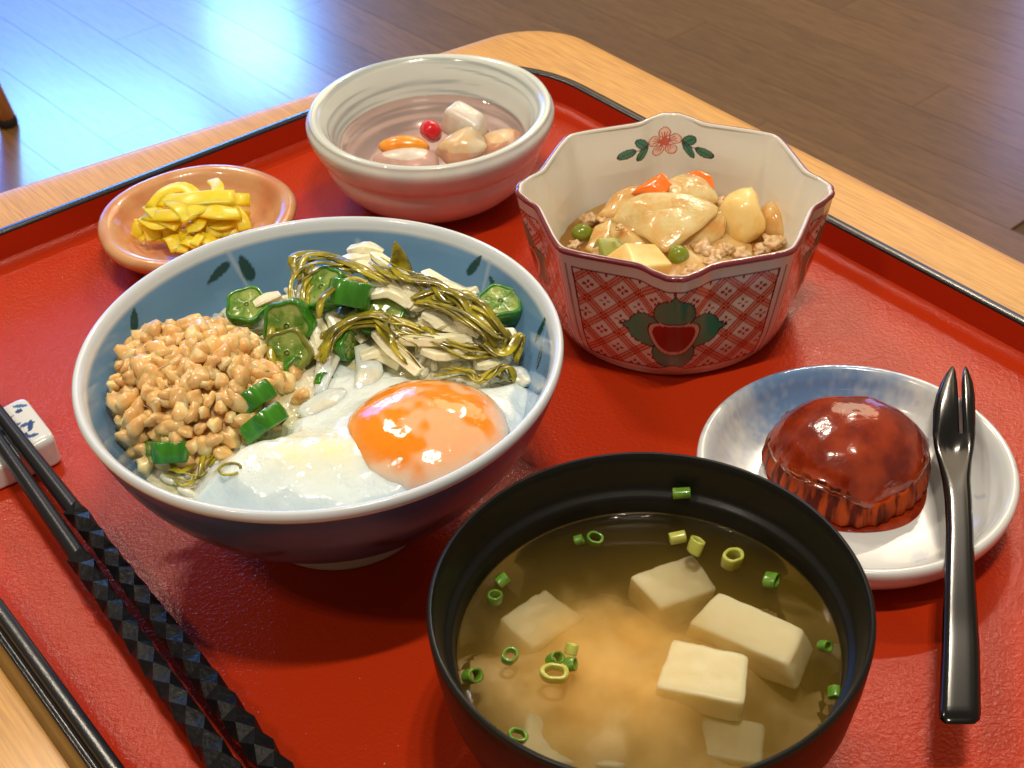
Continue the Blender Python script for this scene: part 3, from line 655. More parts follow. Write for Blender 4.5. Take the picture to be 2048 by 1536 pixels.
mul = nt.nodes.new('ShaderNodeVectorMath'); mul.operation = 'MULTIPLY'; mul.inputs[1].default_value = (100, 100, 60)
nt.links.new(tc.outputs['Object'], mul.inputs[0]); nt.links.new(mul.outputs[0], cc_.inputs[0])
nz1 = nt.nodes.new('ShaderNodeTexNoise'); nz1.noise_dimensions = '4D'; nz1.inputs['Scale'].default_value = .22; nz1.inputs['Detail'].default_value = 2
nt.links.new(mul.outputs[0], nz1.inputs['Vector']); ml = nt.nodes.new('ShaderNodeMath'); ml.operation = 'MULTIPLY'; ml.inputs[1].default_value = 2.6; nt.links.new(cc_.outputs['Value'], ml.inputs[0]); nt.links.new(ml.outputs[0], nz1.inputs['W'])
rg = nt.nodes.new('ShaderNodeMapRange'); rg.inputs[1].default_value = .46; rg.inputs[2].default_value = .60; nt.links.new(nz1.outputs[0], rg.inputs[0])
mxx = nt.nodes.new('ShaderNodeMix'); mxx.data_type = 'RGBA'; mxx.inputs[7].default_value = (.26, .31, .31, 1)
nt.links.new(p.inputs['Base Color'].links[0].from_socket, mxx.inputs[6]); nt.links.new(rg.outputs[0], mxx.inputs[0]); nt.links.new(mxx.outputs[2], p.inputs['Base Color'])
v, f = lathe(bm_, 160, wob, wzf); n_in = 0
ki = max(i for i, q in enumerate(bm_) if q[1] > 4.04)   # split at the rim crest
def split(v, f, k, n): return (v[:(k+1)*n], f[:k*n]), ([tuple(x) for x in v[k*n:]], [tuple(i-k*n for i in q) for q in f[k*n:]])
(a_, b_) = split(v, f, ki, 160)
me = mesh('inside', a_[0], [q[::-1] for q in a_[1]], M['painted']); V = np.array(a_[0]); th = np.arctan2(V[:, 1], V[:, 0]); zr = V[:, 2]+.35*np.hypot(V[:, 0], V[:, 1])
zr = zr+.09*np.sin(th+1)+.05*np.sin(3*th); st = np.array([mn.noise(Vector((z_*3.6, math.cos(t_)*.5, math.sin(t_)*.5)))+.5*mn.noise(Vector((z_*9, math.cos(t_)*.8, math.sin(t_)*.8))) for z_, t_ in zip(zr, th)])
k = np.clip((st+.02)/.35, 0, 1)[:, None]; setcol(me, lerp(np.tile(np.array([.74, .79, .74]), (len(V), 1)), np.array([.36, .42, .42]), k*.85)); link('inside', me, wb); obj('outside', b_[0], [q[::-1] for q in b_[1]], M['stone_white'], wb)
v, f = lathe([(.01, 0), (1.5, 0), (3.6, 0), (3.94, .0), (4.02, .01), (4.08, .035), (4.13, .08)], 96, wob)
s_ = obj('fruit_syrup', v, [q[::-1] for q in f], M['syrup'], None, WC+np.array([0, 0, 2.45])); tag(s_, 'clear pinkish syrup around the fruit in the pale stoneware bowl', 'syrup')
def chunk(name, px, py, z, sc, rot, m, label, cat, group=None, amp=.3, fr=1.1, seed=0, sub=3):
    v, f = ico(sub, amp, fr, sc, seed); return tag(link(name, mesh(name, v, f, m), None, at(px, py, z), rot), label, cat, group)
def block(name, px, py, z, sc, rot, m, label, cat, group=None, bev=.12, jit=.06, taper=.0, seed=0):
    bm = bmesh.new(); bmesh.ops.create_cube(bm, size=2)
    r_ = random.Random(seed)
    for w_ in bm.verts:
        k = 1-taper*(w_.co.z > 0); w_.co = Vector((w_.co.x*sc[0]*k, w_.co.y*sc[1]*k, w_.co.z*sc[2]))+Vector([r_.uniform(-jit, jit) for _ in range(3)])
    bmesh.ops.bevel(bm, geom=bm.edges[:], offset=bev, segments=3, profile=.6, affect='EDGES')
    for w_ in bm.verts: w_.co *= U
    me = bpy.data.meshes.new(name); bm.to_mesh(me); bm.free(); me.materials.append(m); me.polygons.foreach_set('use_smooth', [True]*len(me.polygons))
    return tag(link(name, me, None, at(px, py, z), rot), label, cat, group)
block('pear_piece', 930, 243, 3.0, (1.1, .85, .62), (.3, .35, -.5), M['pear'], 'pale translucent pear piece standing highest out of the syrup', 'fruit piece', bev=.3, jit=.2, taper=.3, seed=2)
chunk('pineapple_piece', 925, 292, 2.35, (1.3, .9, .62), (.2, -.15, .35), M['peach'], 'yellowish fruit piece under the pear piece near the front rim', 'fruit piece', amp=.55, seed=4)
chunk('cherry', 862, 262, 2.4, (.5, .6, .5), (0, 0, .3), M['cherry'], 'bright red cherry half beside the pear piece', 'cherry', amp=.15)
chunk('mandarin_segment', 808, 294, 2.38, (1.15, .52, .5), (.2, 0, -.05), M['mandarin'], 'orange mandarin segment floating in the pink syrup', 'mandarin segment', amp=.12)
chunk('peach_piece', 815, 325, 2.05, (1.5, .8, .5), (.1, 0, -.1), M['pear'], 'pale peach piece sunk at the front of the syrup', 'fruit piece', amp=.25, seed=5)
chunk('peach_piece', 1005, 285, 2.1, (1.1, .8, .5), (.1, .1, .5), M['peach'], 'amber peach piece sunk at the right of the syrup', 'fruit piece', amp=.25, seed=6)

# ------------------------------------------------------------------ orange saucer of pickles
OC = np.array([-13.05, 54.2, 0])
os_ = thing('pickle_saucer', 'small orange glazed stoneware saucer at the back left of the tray', 'saucer', OC)
pr = smoothprof([(.01, .55), (1.4, .55), (2.5, .75), (3.05, 1.15), (3.3, 1.45), (3.55, 1.72), (3.85, 1.82), (4.1, 1.72), (4.16, 1.5), (4.0, 1.2), (3.5, .75), (2.9, .4), (2.6, .22), (2.5, 0), (2.3, 0)], 70)
v, f = lathe(pr, 128, lambda t, i: 1+.012*math.sin(2*t+1)+.008*math.sin(5*t)); obj('dish', v, [q[::-1] for q in f], M['orange_glaze'], os_)
PG = 'pickle strips on the orange saucer'
PL = 'bright yellow pickled radish strip in the pile on the orange saucer'
pk = [[(300, 420, 2.3), (330, 385, 2.8), (370, 375, 2.9), (400, 400, 2.7)], [(290, 430, 2.2), (340, 430, 2.6), (390, 420, 2.7), (440, 400, 2.6), (500, 400, 2.3)],
      [(320, 400, 2.6), (370, 400, 2.9), (420, 395, 2.9), (470, 395, 2.7)], [(285, 435, 2.1), (310, 450, 2.1), (335, 445, 2.2)], [(425, 360, 2.5), (435, 375, 2.6), (430, 400, 2.6)],
      [(375, 455, 2.0), (395, 450, 2.1), (400, 430, 2.3)], [(370, 460, 1.7), (368, 480, 1.5), (362, 505, 1.2)], [(470, 420, 2.2), (485, 440, 1.9), (490, 460, 1.5)],
      [(280, 440, 1.9), (275, 460, 1.5), (272, 475, 1.1)], [(300, 450, 1.8), (305, 465, 1.5), (310, 480, 1.2)], [(340, 440, 2.0), (345, 460, 1.6), (348, 478, 1.2)],
      [(420, 430, 2.2), (425, 450, 1.8), (430, 475, 1.3)], [(445, 430, 2.1), (450, 450, 1.7), (458, 472, 1.2)], [(390, 470, 1.6), (385, 490, 1.2), (375, 505, 1.0)],
      [(400, 420, 2.6), (440, 425, 2.5), (480, 425, 2.2)], [(350, 480, 1.2), (400, 480, 1.2), (440, 475, 1.2)], [(290, 470, 1.2), (330, 475, 1.2), (370, 470, 1.3)], [(340, 400, 2.7), (360, 415, 2.8), (380, 440, 2.5)],
      [(410, 440, 1.9), (440, 450, 1.8), (470, 440, 1.8)], [(300, 410, 2.3), (320, 430, 2.4), (360, 450, 2.1)]]
PKL = {0: 'yellow pickle curl standing at the left top of the pile', 1: 'yellow pickle strip arching across the front top of the pile', 2: 'yellow pickle strip lying over the back of the pile', 4: 'short yellow pickle strip sticking up at the back of the pile', 6: 'yellow pickle strip hanging down in the middle of the saucer', 7: 'yellow pickle strip hanging down at the right end of the pile', 8: 'yellow pickle strip at the far left of the pile', 14: 'yellow pickle strip reaching right on top of the pile'}
for ip_, P in enumerate(pk):
    C_ = spline([at(a, b, 1+(c-1)*.78) for a, b, c in P], 12); c = C_.mean(0); v, f = tube(C_-c, rng.uniform(.5, .8), .12, 10, up=(.1, -.3, 1), sq=.55, twist=rng.uniform(-.5, .5))
    tag(obj('pickle_strip', v, f, M['pickle'], None, c), PKL.get(ip_, PL), 'pickle', PG)
for q in range(20):
    a, r = rng.uniform(0, 6.28), 1.7*math.sqrt(rng.uniform(0, 1)); c = OC+np.array([-.15+r*math.cos(a)*1.15, -.2+r*math.sin(a), .95+.75*(1-r/1.9)+rng.uniform(-.15, .2)])
    d = rng.uniform(0, 6.28); e = np.array([math.cos(d), math.sin(d), rng.uniform(-.35, .35)])*rng.uniform(.4, .8)
    C_ = spline([c-e, c+np.array([0, 0, .25]), c+e-np.array([0, 0, .1])], 9); v, f = tube(C_-c, rng.uniform(.4, .7), .12, 10, up=(.1, -.3, 1), sq=.55, twist=rng.uniform(-.6, .6))
    tag(obj('pickle_strip', v, f, M['pickle'], None, c), PL, 'pickle', PG)

# ------------------------------------------------------------------ eight-lobed painted bowl
KC = np.array([6.45, 48.2, 0]); KA = math.radians(-95.5)
kb = thing('lobed_bowl', 'eight-lobed white porcelain bowl painted with red lattice and green medallions', 'bowl', KC)
LR = spline([np.array([a, b]) for a, b in ((-13, .11*10), (0, 0), (7, .35), (14, .96), (22, 1.0), (31, .78), (39, .42), (45, .17), (51, .42))], 200)[25:]
def lobe_r(t, amt):
    p = np.abs(np.degrees((t-KA+PI/4) % (PI/2)-PI/4))
    return 1-amt*np.interp(p, LR[:, 0], LR[:, 1])
oprof = smoothprof([(4.2, 0.0), (4.38, .03), (4.52, .18), (4.85, .7), (5.2, 1.6), (5.48, 2.8), (5.72, 4.0), (5.92, 5.2), (5.96, 5.38)], 150)
N = 1900
def oct_mesh(prof, inner=False, depth=0):
    v = []; n = N if not inner else 1300
    t = np.arange(n)*2*PI/n; f = []
    for r, z in prof:
        amt = .105*np.clip((z-.2)/3.5, 0, 1)**.7*(1 if not inner else .9)
        rr_ = r*lobe_r(t, amt); v.append(np.stack([rr_*np.cos(t), rr_*np.sin(t), np.full(n, z)], 1))
    v = np.concatenate(v); k = len(prof)
    i, j = np.meshgrid(np.arange(k-1), np.arange(n), indexing='ij'); a = (i*n+j).ravel(); b = (i*n+(j+1) % n).ravel()
    f = np.stack([a, b, b+n, a+n], 1)
    return v, f
v, f = oct_mesh(oprof); me = mesh('outside', v, f, M['painted'])
V = v; th = np.arctan2(V[:, 1], V[:, 0]); zz = V[:, 2]
ph = angd(th, KA); panel = np.round(ph/(PI/2)); pa = ph-panel*PI/2
rad = np.interp(zz, [0, 5.4], [4.5, 5.85]); u = pa*rad; half = PI/4*rad
col = np.tile(np.array([.72, .70, .62]), (len(V), 1)); RED = (.42, .03, .012); OR = (.60, .13, .05); DK = (.03, .018, .03)
top = 4.88; bot = .62+.28*np.exp(-(u/.35)**2)
inside = (zz < top) & (zz > bot) & (np.abs(u) < half-.42)
P_ = (u/.68+zz/.70)/2+.02; Q_ = (u/.68-zz/.70)/2+.02
fp = np.abs(P_-np.round(P_)); fq = np.abs(Q_-np.round(Q_))
for g_ in (fp, fq):
    m_ = inside & (g_ < .155); col[m_] = lerp(col[m_], np.array((.68, .20, .09)), .7)
for g_ in (fp, fq):
    for c_ in (.0, .135):
        m_ = inside & (np.abs(g_-c_) < .026); col[m_] = RED
cu = (np.floor(P_)+.5), (np.floor(Q_)+.5); du_ = (P_-cu[0]); dv_ = (Q_-cu[1]); ux = (du_+dv_)*.68; vx = (du_-dv_)*.70
pet = ((np.abs(ux) < .05*1) & (np.abs(vx) > .07) & (np.abs(vx) < .22)) | ((np.abs(vx) < .05) & (np.abs(ux) > .07) & (np.abs(ux) < .22))
col[inside & pet] = (.35, .02, .015)
# frame lines
edge = (np.abs(zz-top) < .035) & (np.abs(u) < half-.40) | (np.abs(zz-bot) < .035) & (np.abs(u) < half-.40) | (np.abs(np.abs(u)-(half-.41)) < .03) & (zz < top) & (zz > bot)
col[edge] = (.10, .015, .03)
col[(np.abs(np.abs(u)-(half-.17)) < .04) & (zz < top+.1) & (zz > .5)] = (.30, .30, .34)
# medallion
my = 2.62; mx_, mz = u/1.0, (zz-my)*1.0; 
front = inside
lob = np.zeros(len(V), bool); out = np.zeros(len(V), bool)
for dx, dz, ax_, az_ in ((0, 1.0, .72, .80), (0, -1.0, .72, .85), (-.95, 0, .78, .74), (.95, 0, .78, .74)):
    # leaf-like petals with a point outward
    d2 = ((mx_-dx)/ax_)**2+((mz-dz)/az_)**2; lob |= d2 < 1; out |= d2 < 1.13
for s_x, s_z in ((0, 1), (0, -1), (1, 0), (-1, 0)):
    a_x = mx_*s_x+mz*s_z; b_x = np.abs(mx_*s_z+mz*s_x); tip = (a_x > 1.45) & (a_x < 2.0) & (b_x < (2.0-a_x)*.55); lob |= tip; out |= (a_x > 1.45) & (a_x < 2.1) & (b_x < (2.1-a_x)*.62)
col[inside & out] = (.008, .02, .02); col[inside & lob] = (.035, .27, .17)
for s_ in (1, -1):
    m_ = inside & lob & (np.abs(np.abs(mx_)-np.abs(mz)) < .045) & (np.hypot(mx_, mz) < 1.6); col[m_] = (.008, .02, .02)
tri = lambda k: (np.abs(mx_)/(.98*k))**2.2+(np.abs(mz+.02)/(np.where(mz > 0, .72, .98)*k))**2.2 < 1
tw_ = lambda k: (np.abs(mx_)/((.92-.30*np.clip(-mz, 0, 1))*k))**2.6+(np.abs(mz)/(np.where(mz > 0, .62, 1.0)*k))**2.6 < 1
col[inside & tw_(1.06)] = (.01, .012, .012); col[inside & tw_(1.0)] = (.66, .42, .32); col[inside & tw_(.84)] = (.26, .008, .008)
col *= (1+.06*vnoise(th*6, zz, 1.2, 21))[:, None]
setcol(me, col); o = link('outside', me, kb)
# rim with a maroon line, then the inside
rprof = smoothprof([(5.96, 5.36), (5.985, 5.44), (5.96, 5.52), (5.88, 5.56), (5.78, 5.55), (5.72, 5.48)], 12)
v, f = oct_mesh(rprof); me = mesh('rim', v, f, M['painted']); k = np.repeat(np.arange(12), N)
col = np.tile(np.array([.72, .70, .64]), (len(v), 1)); ln = (k >= 1) & (k <= 7); col[ln] = (.20, .035, .045); setcol(me, col); link('rim', me, kb)
kin = [(.01, .55), (2.5, .6), (3.6, .85), (4.25, 1.4), (4.65, 2.2), (5.05, 3.3), (5.4, 4.5), (5.70, 5.45), (5.72, 5.48)]
ip = smoothprof(kin, 260); v, f = oct_mesh(ip, True); me = mesh('inside', v, f[:, ::-1], M['painted'])
V = v; th = np.arctan2(V[:, 1], V[:, 0]); zz = V[:, 2]; col = np.tile(np.array([.82, .81, .73]), (len(V), 1))
h = hit(1330, 292, KC, [(r*.93, z) for r, z in kin]); print('flower', h)
t0, z0 = h; uu = -angd(th, t0)*5.2; vv = (zz-z0)*1.25
def disc(cx, cy, rx, ry, a=0):
    x = (uu-cx)*math.cos(a)+(vv-cy)*math.sin(a); y = -(uu-cx)*math.sin(a)+(vv-cy)*math.cos(a); return (x/rx)**2+(y/ry)**2
FR = (.55, .05, .02)
for k in range(5):
    a = PI/2+k*2*PI/5; cx, cy = .45*math.cos(a), .45*math.sin(a); d = disc(cx, cy, .27, .25, a)
    col[(d < 1)] = (.84, .62, .50); col[(d < 1.0) & (d > .68)] = FR
    for s in (-.25, 0, .25):
        aa = a+s; m_ = (np.abs(-uu*math.sin(aa)+vv*math.cos(aa)) < .022) & ((uu*math.cos(aa)+vv*math.sin(aa)) > .2) & ((uu*math.cos(aa)+vv*math.sin(aa)) < .5); col[m_] = FR
col[disc(0, 0, .21, .19) < 1] = (.62, .09, .03)
for s in (-1, 1):
    for cx, cy, L_, W_, a in ((1.0, .22, .34, .20, .75), (1.0, -.26, .36, .18, -.9), (1.72, -.15, .42, .20, -.25)):
        d = disc(s*cx, cy, L_, W_, s*a); col[d < 1.25] = (.01, .02, .03); col[d < .78] = (.03, .20, .11)
        x = (uu-s*cx)*math.cos(s*a)+(vv-cy)*math.sin(s*a); y = -(uu-s*cx)*math.sin(s*a)+(vv-cy)*math.cos(s*a); col[(np.abs(y) < .02) & (np.abs(x) < L_*.7)] = (.01, .02, .03)
    m_ = (np.abs(vv+.03+.05*(np.abs(uu)-.7)) < .025) & (s*uu > .68) & (s*uu < 1.45); col[m_] = (.01, .02, .03)
setcol(me, col); link('inside', me, kb)
# food inside
KL = 2.55
v, f = lathe([(.01, 0), (2, 0), (4.2, 0), (4.38, .02), (4.48, .09)], 96)
tag(obj('simmering_broth', v, [q[::-1] for q in f], M['broth'], None, KC+np.array([0, 0, KL])), 'brown glossy broth pooled around the vegetables in the lobed bowl', 'broth')
v, f = lathe([(.01, .9), (1.5, .75), (3.0, .2), (4.0, -.35)], 60, lambda t, i: 1+.04*math.sin(3*t), lambda t, i: .12*math.sin(4*t+i))
tag(obj('stewed_vegetables', v, f, M['onion'], None, KC+np.array([0.3, .3, 2.2])), 'soft mass of stewed onion beneath the larger pieces in the lobed bowl', 'stew', kind='stuff')
def slice_(name, px, py, z, R, rot, m, label, cat, th_=.28, k=(1, 1), amp=.08, seed=1, dish=.15):
    n = 40; v = []; f = []
    for s, q in ((1, 0), (1, .5), (1, .93), (0, 1.0), (-1, .93), (-1, .5), (-1, 0)):
        for j in range(n):
            a = 2*PI*j/n; r = R*q*(1+amp*mn.noise(Vector((math.cos(a)*1.5+seed*3, math.sin(a)*1.5, seed))))
            v.append((r*math.cos(a)*k[0]+(1e-4 if q == 0 else 0)*math.cos(a), r*math.sin(a)*k[1]+(1e-4 if q == 0 else 0)*math.sin(a), s*th_/2*(1 if q < .93 else .7)-dish*q*q+.04*mn.noise(Vector((v_x := r*math.cos(a), r*math.sin(a), seed*2.)))))
    for i in range(6):
        for j in range(n): a, b = i*n+j, i*n+(j+1) % n; f.append((a, a+n, b+n, b))
    return tag(link(name, mesh(name, v, f, m), None, at(px, py, z), rot), label, cat)
def sheet(name, P, m, label, cat, th_=.25, up=.2, seed=1, nr=9):
    P3 = [at(a, b, c) for a, b, c in P]; c = np.mean(P3, 0); n = 56
    C_ = spline(P3+[P3[0]], n+1)[:-1]-c; C_ = .55*C_+.45*np.array([lerp((np.array(P3+[P3[0]]))[min(int(i/n*len(P3)), len(P3)-1)], (np.array(P3+[P3[0]]))[min(int(i/n*len(P3)), len(P3)-1)+1], i/n*len(P3) % 1) for i in range(n)])-.45*c
    v = []; f = []
    lay = [(q/nr, 1) for q in range(nr)]+[(.965, .8), (1.0, 0), (.965, -.8)]+[((nr-1-q)/nr, -1) for q in range(nr)]
    for q, sgn in lay:
        for p in C_:
            x = p*max(q, 1e-3); w_ = c+x; v.append((x[0], x[1], x[2]+sgn*th_/2+up*(1-q*q)+.10*mn.noise(Vector((w_[0]*1.1, w_[1]*1.1, seed*3.)))+.02*mn.noise(Vector((w_[0]*5, w_[1]*5, seed*3.)))))
    for i in range(len(lay)-1):
        for j in range(n): a, b = i*n+j, i*n+(j+1) % n; f.append((a, a+n, b+n, b))
    me = mesh(name, v, f, m); fixn(me); return tag(link(name, me, None, c), label, cat)
sheet('radish_slice', [(1222, 442, 3.3), (1248, 405, 3.8), (1300, 386, 4.1), (1375, 390, 4.1), (1440, 418, 3.8), (1395, 462, 3.6), (1332, 506, 3.2), (1296, 478, 3.4), (1250, 458, 3.2)], M['daikon'], 'large translucent fan-shaped radish slice on top in the middle of the lobed bowl', 'radish slice', .22, .3, 3)
sheet('radish_slice', [(1325, 365, 4.1), (1365, 348, 4.2), (1412, 360, 4.1), (1438, 400, 3.8), (1400, 412, 3.8), (1350, 398, 4.0)], M['daikon'], 'smaller translucent radish slice behind the large one', 'radish slice', .22, .2, 5)
sheet('onion_slice', [(1218, 462, 3.0), (1232, 432, 3.2), (1300, 470, 3.3), (1310, 490, 3.0), (1268, 498, 2.9), (1228, 488, 2.8)], M['onion'], 'brown onion layer under the left side of the large radish slice', 'onion', .2, .15, 8)
sheet('onion_slice', [(1345, 502, 3.0), (1395, 455, 3.4), (1452, 420, 3.5), (1448, 470, 3.1), (1400, 500, 2.9)], M['onion'], 'amber onion layer under the right side of the large radish slice', 'onion', .2, .15, 9)
sheet('onion_slice', [(1190, 440, 2.9), (1222, 398, 3.3), (1262, 375, 3.6), (1300, 380, 3.6), (1240, 430, 3.2)], M['onion'], 'brown onion layer rising at the left back of the lobed bowl', 'onion', .25, .2, 10)
sheet('onion_slice', [(1170, 500, 2.6), (1190, 455, 2.8), (1225, 440, 3.0), (1230, 485, 2.7), (1205, 520, 2.5)], M['onion'], 'brown onion scrap in the broth by the left green pea', 'onion', .2, .15, 12)
block('potato_chunk', 1283, 535, 3.25, (1.05, .95, .7), (.25, .35, .35), M['potato'], 'yellow potato wedge at the front of the lobed bowl', 'potato', bev=.1, jit=.2, seed=11, taper=.15)
chunk('potato_chunk', 1478, 440, 3.0, (.98, 1.15, 1.25), (.2, .1, .4), M['potato'], 'big rounded potato chunk at the right of the lobed bowl', 'potato', amp=.3, seed=4)
chunk('potato_chunk', 1543, 448, 2.7, (.55, .95, .75), (.2, .1, .2), M['onion'], 'narrow pale vegetable piece against the right wall of the lobed bowl', 'potato', amp=.25, seed=5)
sheet('carrot_slice', [(1262, 388, 3.7), (1290, 366, 4.0), (1325, 350, 4.25), (1345, 372, 4.15), (1325, 392, 3.95), (1290, 390, 3.8)], M['carrot'], 'orange carrot slice showing at the back left of the radish', 'carrot', .18, .1, 2)
sheet('carrot_slice', [(1366, 350, 4.15), (1395, 344, 4.25), (1424, 358, 4.15), (1428, 384, 3.95), (1395, 366, 4.1)], M['carrot'], 'orange carrot slice showing at the back right of the radish', 'carrot', .18, .1, 6)
block('vegetable_scrap', 1225, 500, 2.75, (.6, .45, .3), (.3, .2, .4), M['celery'], 'greenish vegetable scrap left of the yellow potato wedge', 'vegetable', bev=.1, seed=12)
chunk('pea', 1165, 466, 2.6, (.44, .40, .38), (0, 0, 0), M['pea'], 'green pea at the left side of the lobed bowl', 'pea', 'green peas in the lobed bowl', amp=.06)
chunk('pea', 1357, 512, 3.05, (.42, .44, .44), (0, 0, 0), M['pea'], 'green pea at the front beside the yellow potato wedge', 'pea', 'green peas in the lobed bowl', amp=.06)
MG = 'minced meat crumbs in the lobed bowl'; ML = 'light brown minced meat crumb among the vegetables in the lobed bowl'
for i, (px, py, z, s) in enumerate(((1405, 500, 3.0, .42), (1430, 512, 2.9, .35), (1450, 498, 2.9, .3), (1540, 488, 2.7, .4), (1560, 482, 2.6, .3), (1385, 545, 2.9, .38), (1370, 553, 2.9, .3), (1410, 548, 2.85, .3), (1240, 455, 3.5, .16), (1440, 405, 3.5, .28), (1235, 395, 3.4, .2), (1200, 505, 2.7, .34), (1195, 520, 2.6, .25), (1180, 440, 2.7, .35), (1210, 440, 2.9, .3), (1420, 525, 2.85, .25), (1480, 510, 2.7, .32), (1520, 500, 2.6, .28), (1150, 490, 2.5, .3), (1440, 530, 2.7, .28))):
    v, f = ico(3, .9, 1.8, (s, s*.85, s*.7), i+3); tag(link('meat_crumb', mesh('meat_crumb', v, f, M['mince']), None, at(px, py, z)), 'minced meat crumb '+('by the left pea and onion scraps' if px < 1300 else 'in the cluster right of the front green pea' if px < 1470 and py > 480 else 'at the right wall under the narrow vegetable piece' if py > 470 else 'between the radish slices and the big potato chunk')+' in the lobed bowl', 'minced meat', MG)

# ------------------------------------------------------------------ plate with the glazed sweet
PC = np.array([11.3, 36.6, 0])
pl_ = thing('side_plate', 'white porcelain plate with blue mottling at its back edge under the red-brown sweet', 'plate', PC)
pp = smoothprof([(.01, .5), (2.0, .5), (3.6, .58), (4.2, .78), (4.55, 1.15), (4.78, 1.55), (4.98, 1.78), (5.16, 1.80), (5.26, 1.66), (5.22, 1.35), (5.0, .9), (4.6, .5), (4.2, .28), (3.6, .2), (3.4, .02), (3.2, 0)], 100)
v, f = lathe(pp, 260); me = mesh('dish', v, [q[::-1] for q in f], M['plate']); V = np.array(v)
th = np.arctan2(V[:, 1], V[:, 0]); r = np.hypot(V[:, 0], V[:, 1]); i_ = np.repeat(np.arange(100), 260)
col = np.tile(np.array([.66, .69, .70]), (len(V), 1)); nz = vnoise(V[:, 0], V[:, 1], .7, 31)+.9*vnoise(V[:, 0], V[:, 1], 3.2, 32)+.7*vnoise(V[:, 0], V[:, 1], 7, 35)
band = np.exp(-(angd(th, math.radians(98))/.62)**2)*np.clip((r-2.4)/1.4, 0, 1)*(i_ < 68)
k = np.clip(band*1.15+.30*nz*(band > .03), 0, 1); col = lerp(col, np.array([.11, .24, .50]), (k*.95)[:, None])
fl = (vnoise(V[:, 0], V[:, 1], 1.6, 33) > .56) & (i_ < 60); col[fl] = lerp(col[fl], np.array([.2, .3, .5]), .35)
setcol(me, col); link('dish', me, pl_)
SC = np.array([11.25, 37.35, .52])
sw = thing('glazed_sweet', 'glossy red-brown dome-shaped sweet with fluted fibrous sides on the white plate', 'sweet', SC)
def swr(t): return 1+.045*math.sin(3*t+.6)+.035*math.sin(2*t+2)+.012*math.sin(7*t)
def seam(t): return .45*math.exp(-(angd(t, -2.2)/.55)**2)-.45*math.exp(-(angd(t, -1.2)/.35)**2)+.25*math.exp(-(angd(t, -.5)/.3)**2)
def ragg(t, s): return mn.noise(Vector((math.cos(t)*4, math.sin(t)*4, s)))*1.0+.6*mn.noise(Vector((math.cos(t)*11, math.sin(t)*11, s)))
n = 260; v = []; f = []
prof = [(2.60, .0), (2.70, .2), (2.70, .5), (2.62, .85), (2.50, 1.18)]
for i, (r_, z_) in enumerate(dense(prof, .12)):
    for j in range(n):
        t = 2*PI*j/n; fl_ = .014*abs(math.sin(t*23+4*math.sin(2*t)+2*math.sin(5*t)))+.055*mn.noise(Vector((math.cos(t)*9, math.sin(t)*9, z_*.5)))
        q = r_*swr(t)*(1-fl_*.8); v.append((q*math.cos(t), q*math.sin(t), z_+((.18*ragg(t, 2)+seam(t)) if z_ > 1.1 else 0)))
k = len(v)//n
for i in range(k-1):
    for j in range(n): a, b = i*n+j, i*n+(j+1) % n; f.append((a, b, b+n, a+n))
obj('side', v, f, M['sweet_side'], sw)
prof = smoothprof([(.01, 2.72), (.8, 2.62), (1.5, 2.32), (2.02, 1.88), (2.36, 1.42), (2.56, 1.08), (2.57, .92)], 26)
v, f = lathe(prof, n, lambda t, i: swr(t)*(1+(.018*ragg(t, 2) if i > 20 else 0)), lambda t, i: ((.18*ragg(t, 2)+seam(t))*(max(0, i-15)/10))+.12*mn.noise(Vector((math.cos(t)*i*.09, math.sin(t)*i*.09, 4)))*min(1, i/6)*(1-i/34)+.04*mn.noise(Vector((math.cos(t)*i*.25, math.sin(t)*i*.25, 8))))
obj('glazed_top', v, [q[::-1] for q in f], M['sweet_top'], sw)
# browned raised crust along the seam
v, f = [], []
for j in range(n+1):
    t = 2*PI*j/n; q = 2.50*swr(t)*(1+.02*ragg(t, 2)); v.append((q*math.cos(t)*1.02, q*math.sin(t)*1.02, 1.05+.18*ragg(t, 2)+seam(t)))
tv, tf = tube(np.array(v), .035, .05, 6, taper=None)
tv = tv+.05*np.array([[mn.noise(Vector(p*6)), mn.noise(Vector(p*6+3)), mn.noise(Vector(p*6+7))] for p in tv])
obj('seam_crust', tv, tf, M['sweet_crust'], sw)
v, f = lathe([(.01, .07), (1.5, .07), (2.3, .06), (2.62, .03), (2.74, -.01)], 120, lambda t, i: 1+.07*math.exp(-(angd(t, -1.3)/.8)**2)+.02*math.sin(5*t))
obj('sauce', v, [q[::-1] for q in f], M['sweet_top'], sw)

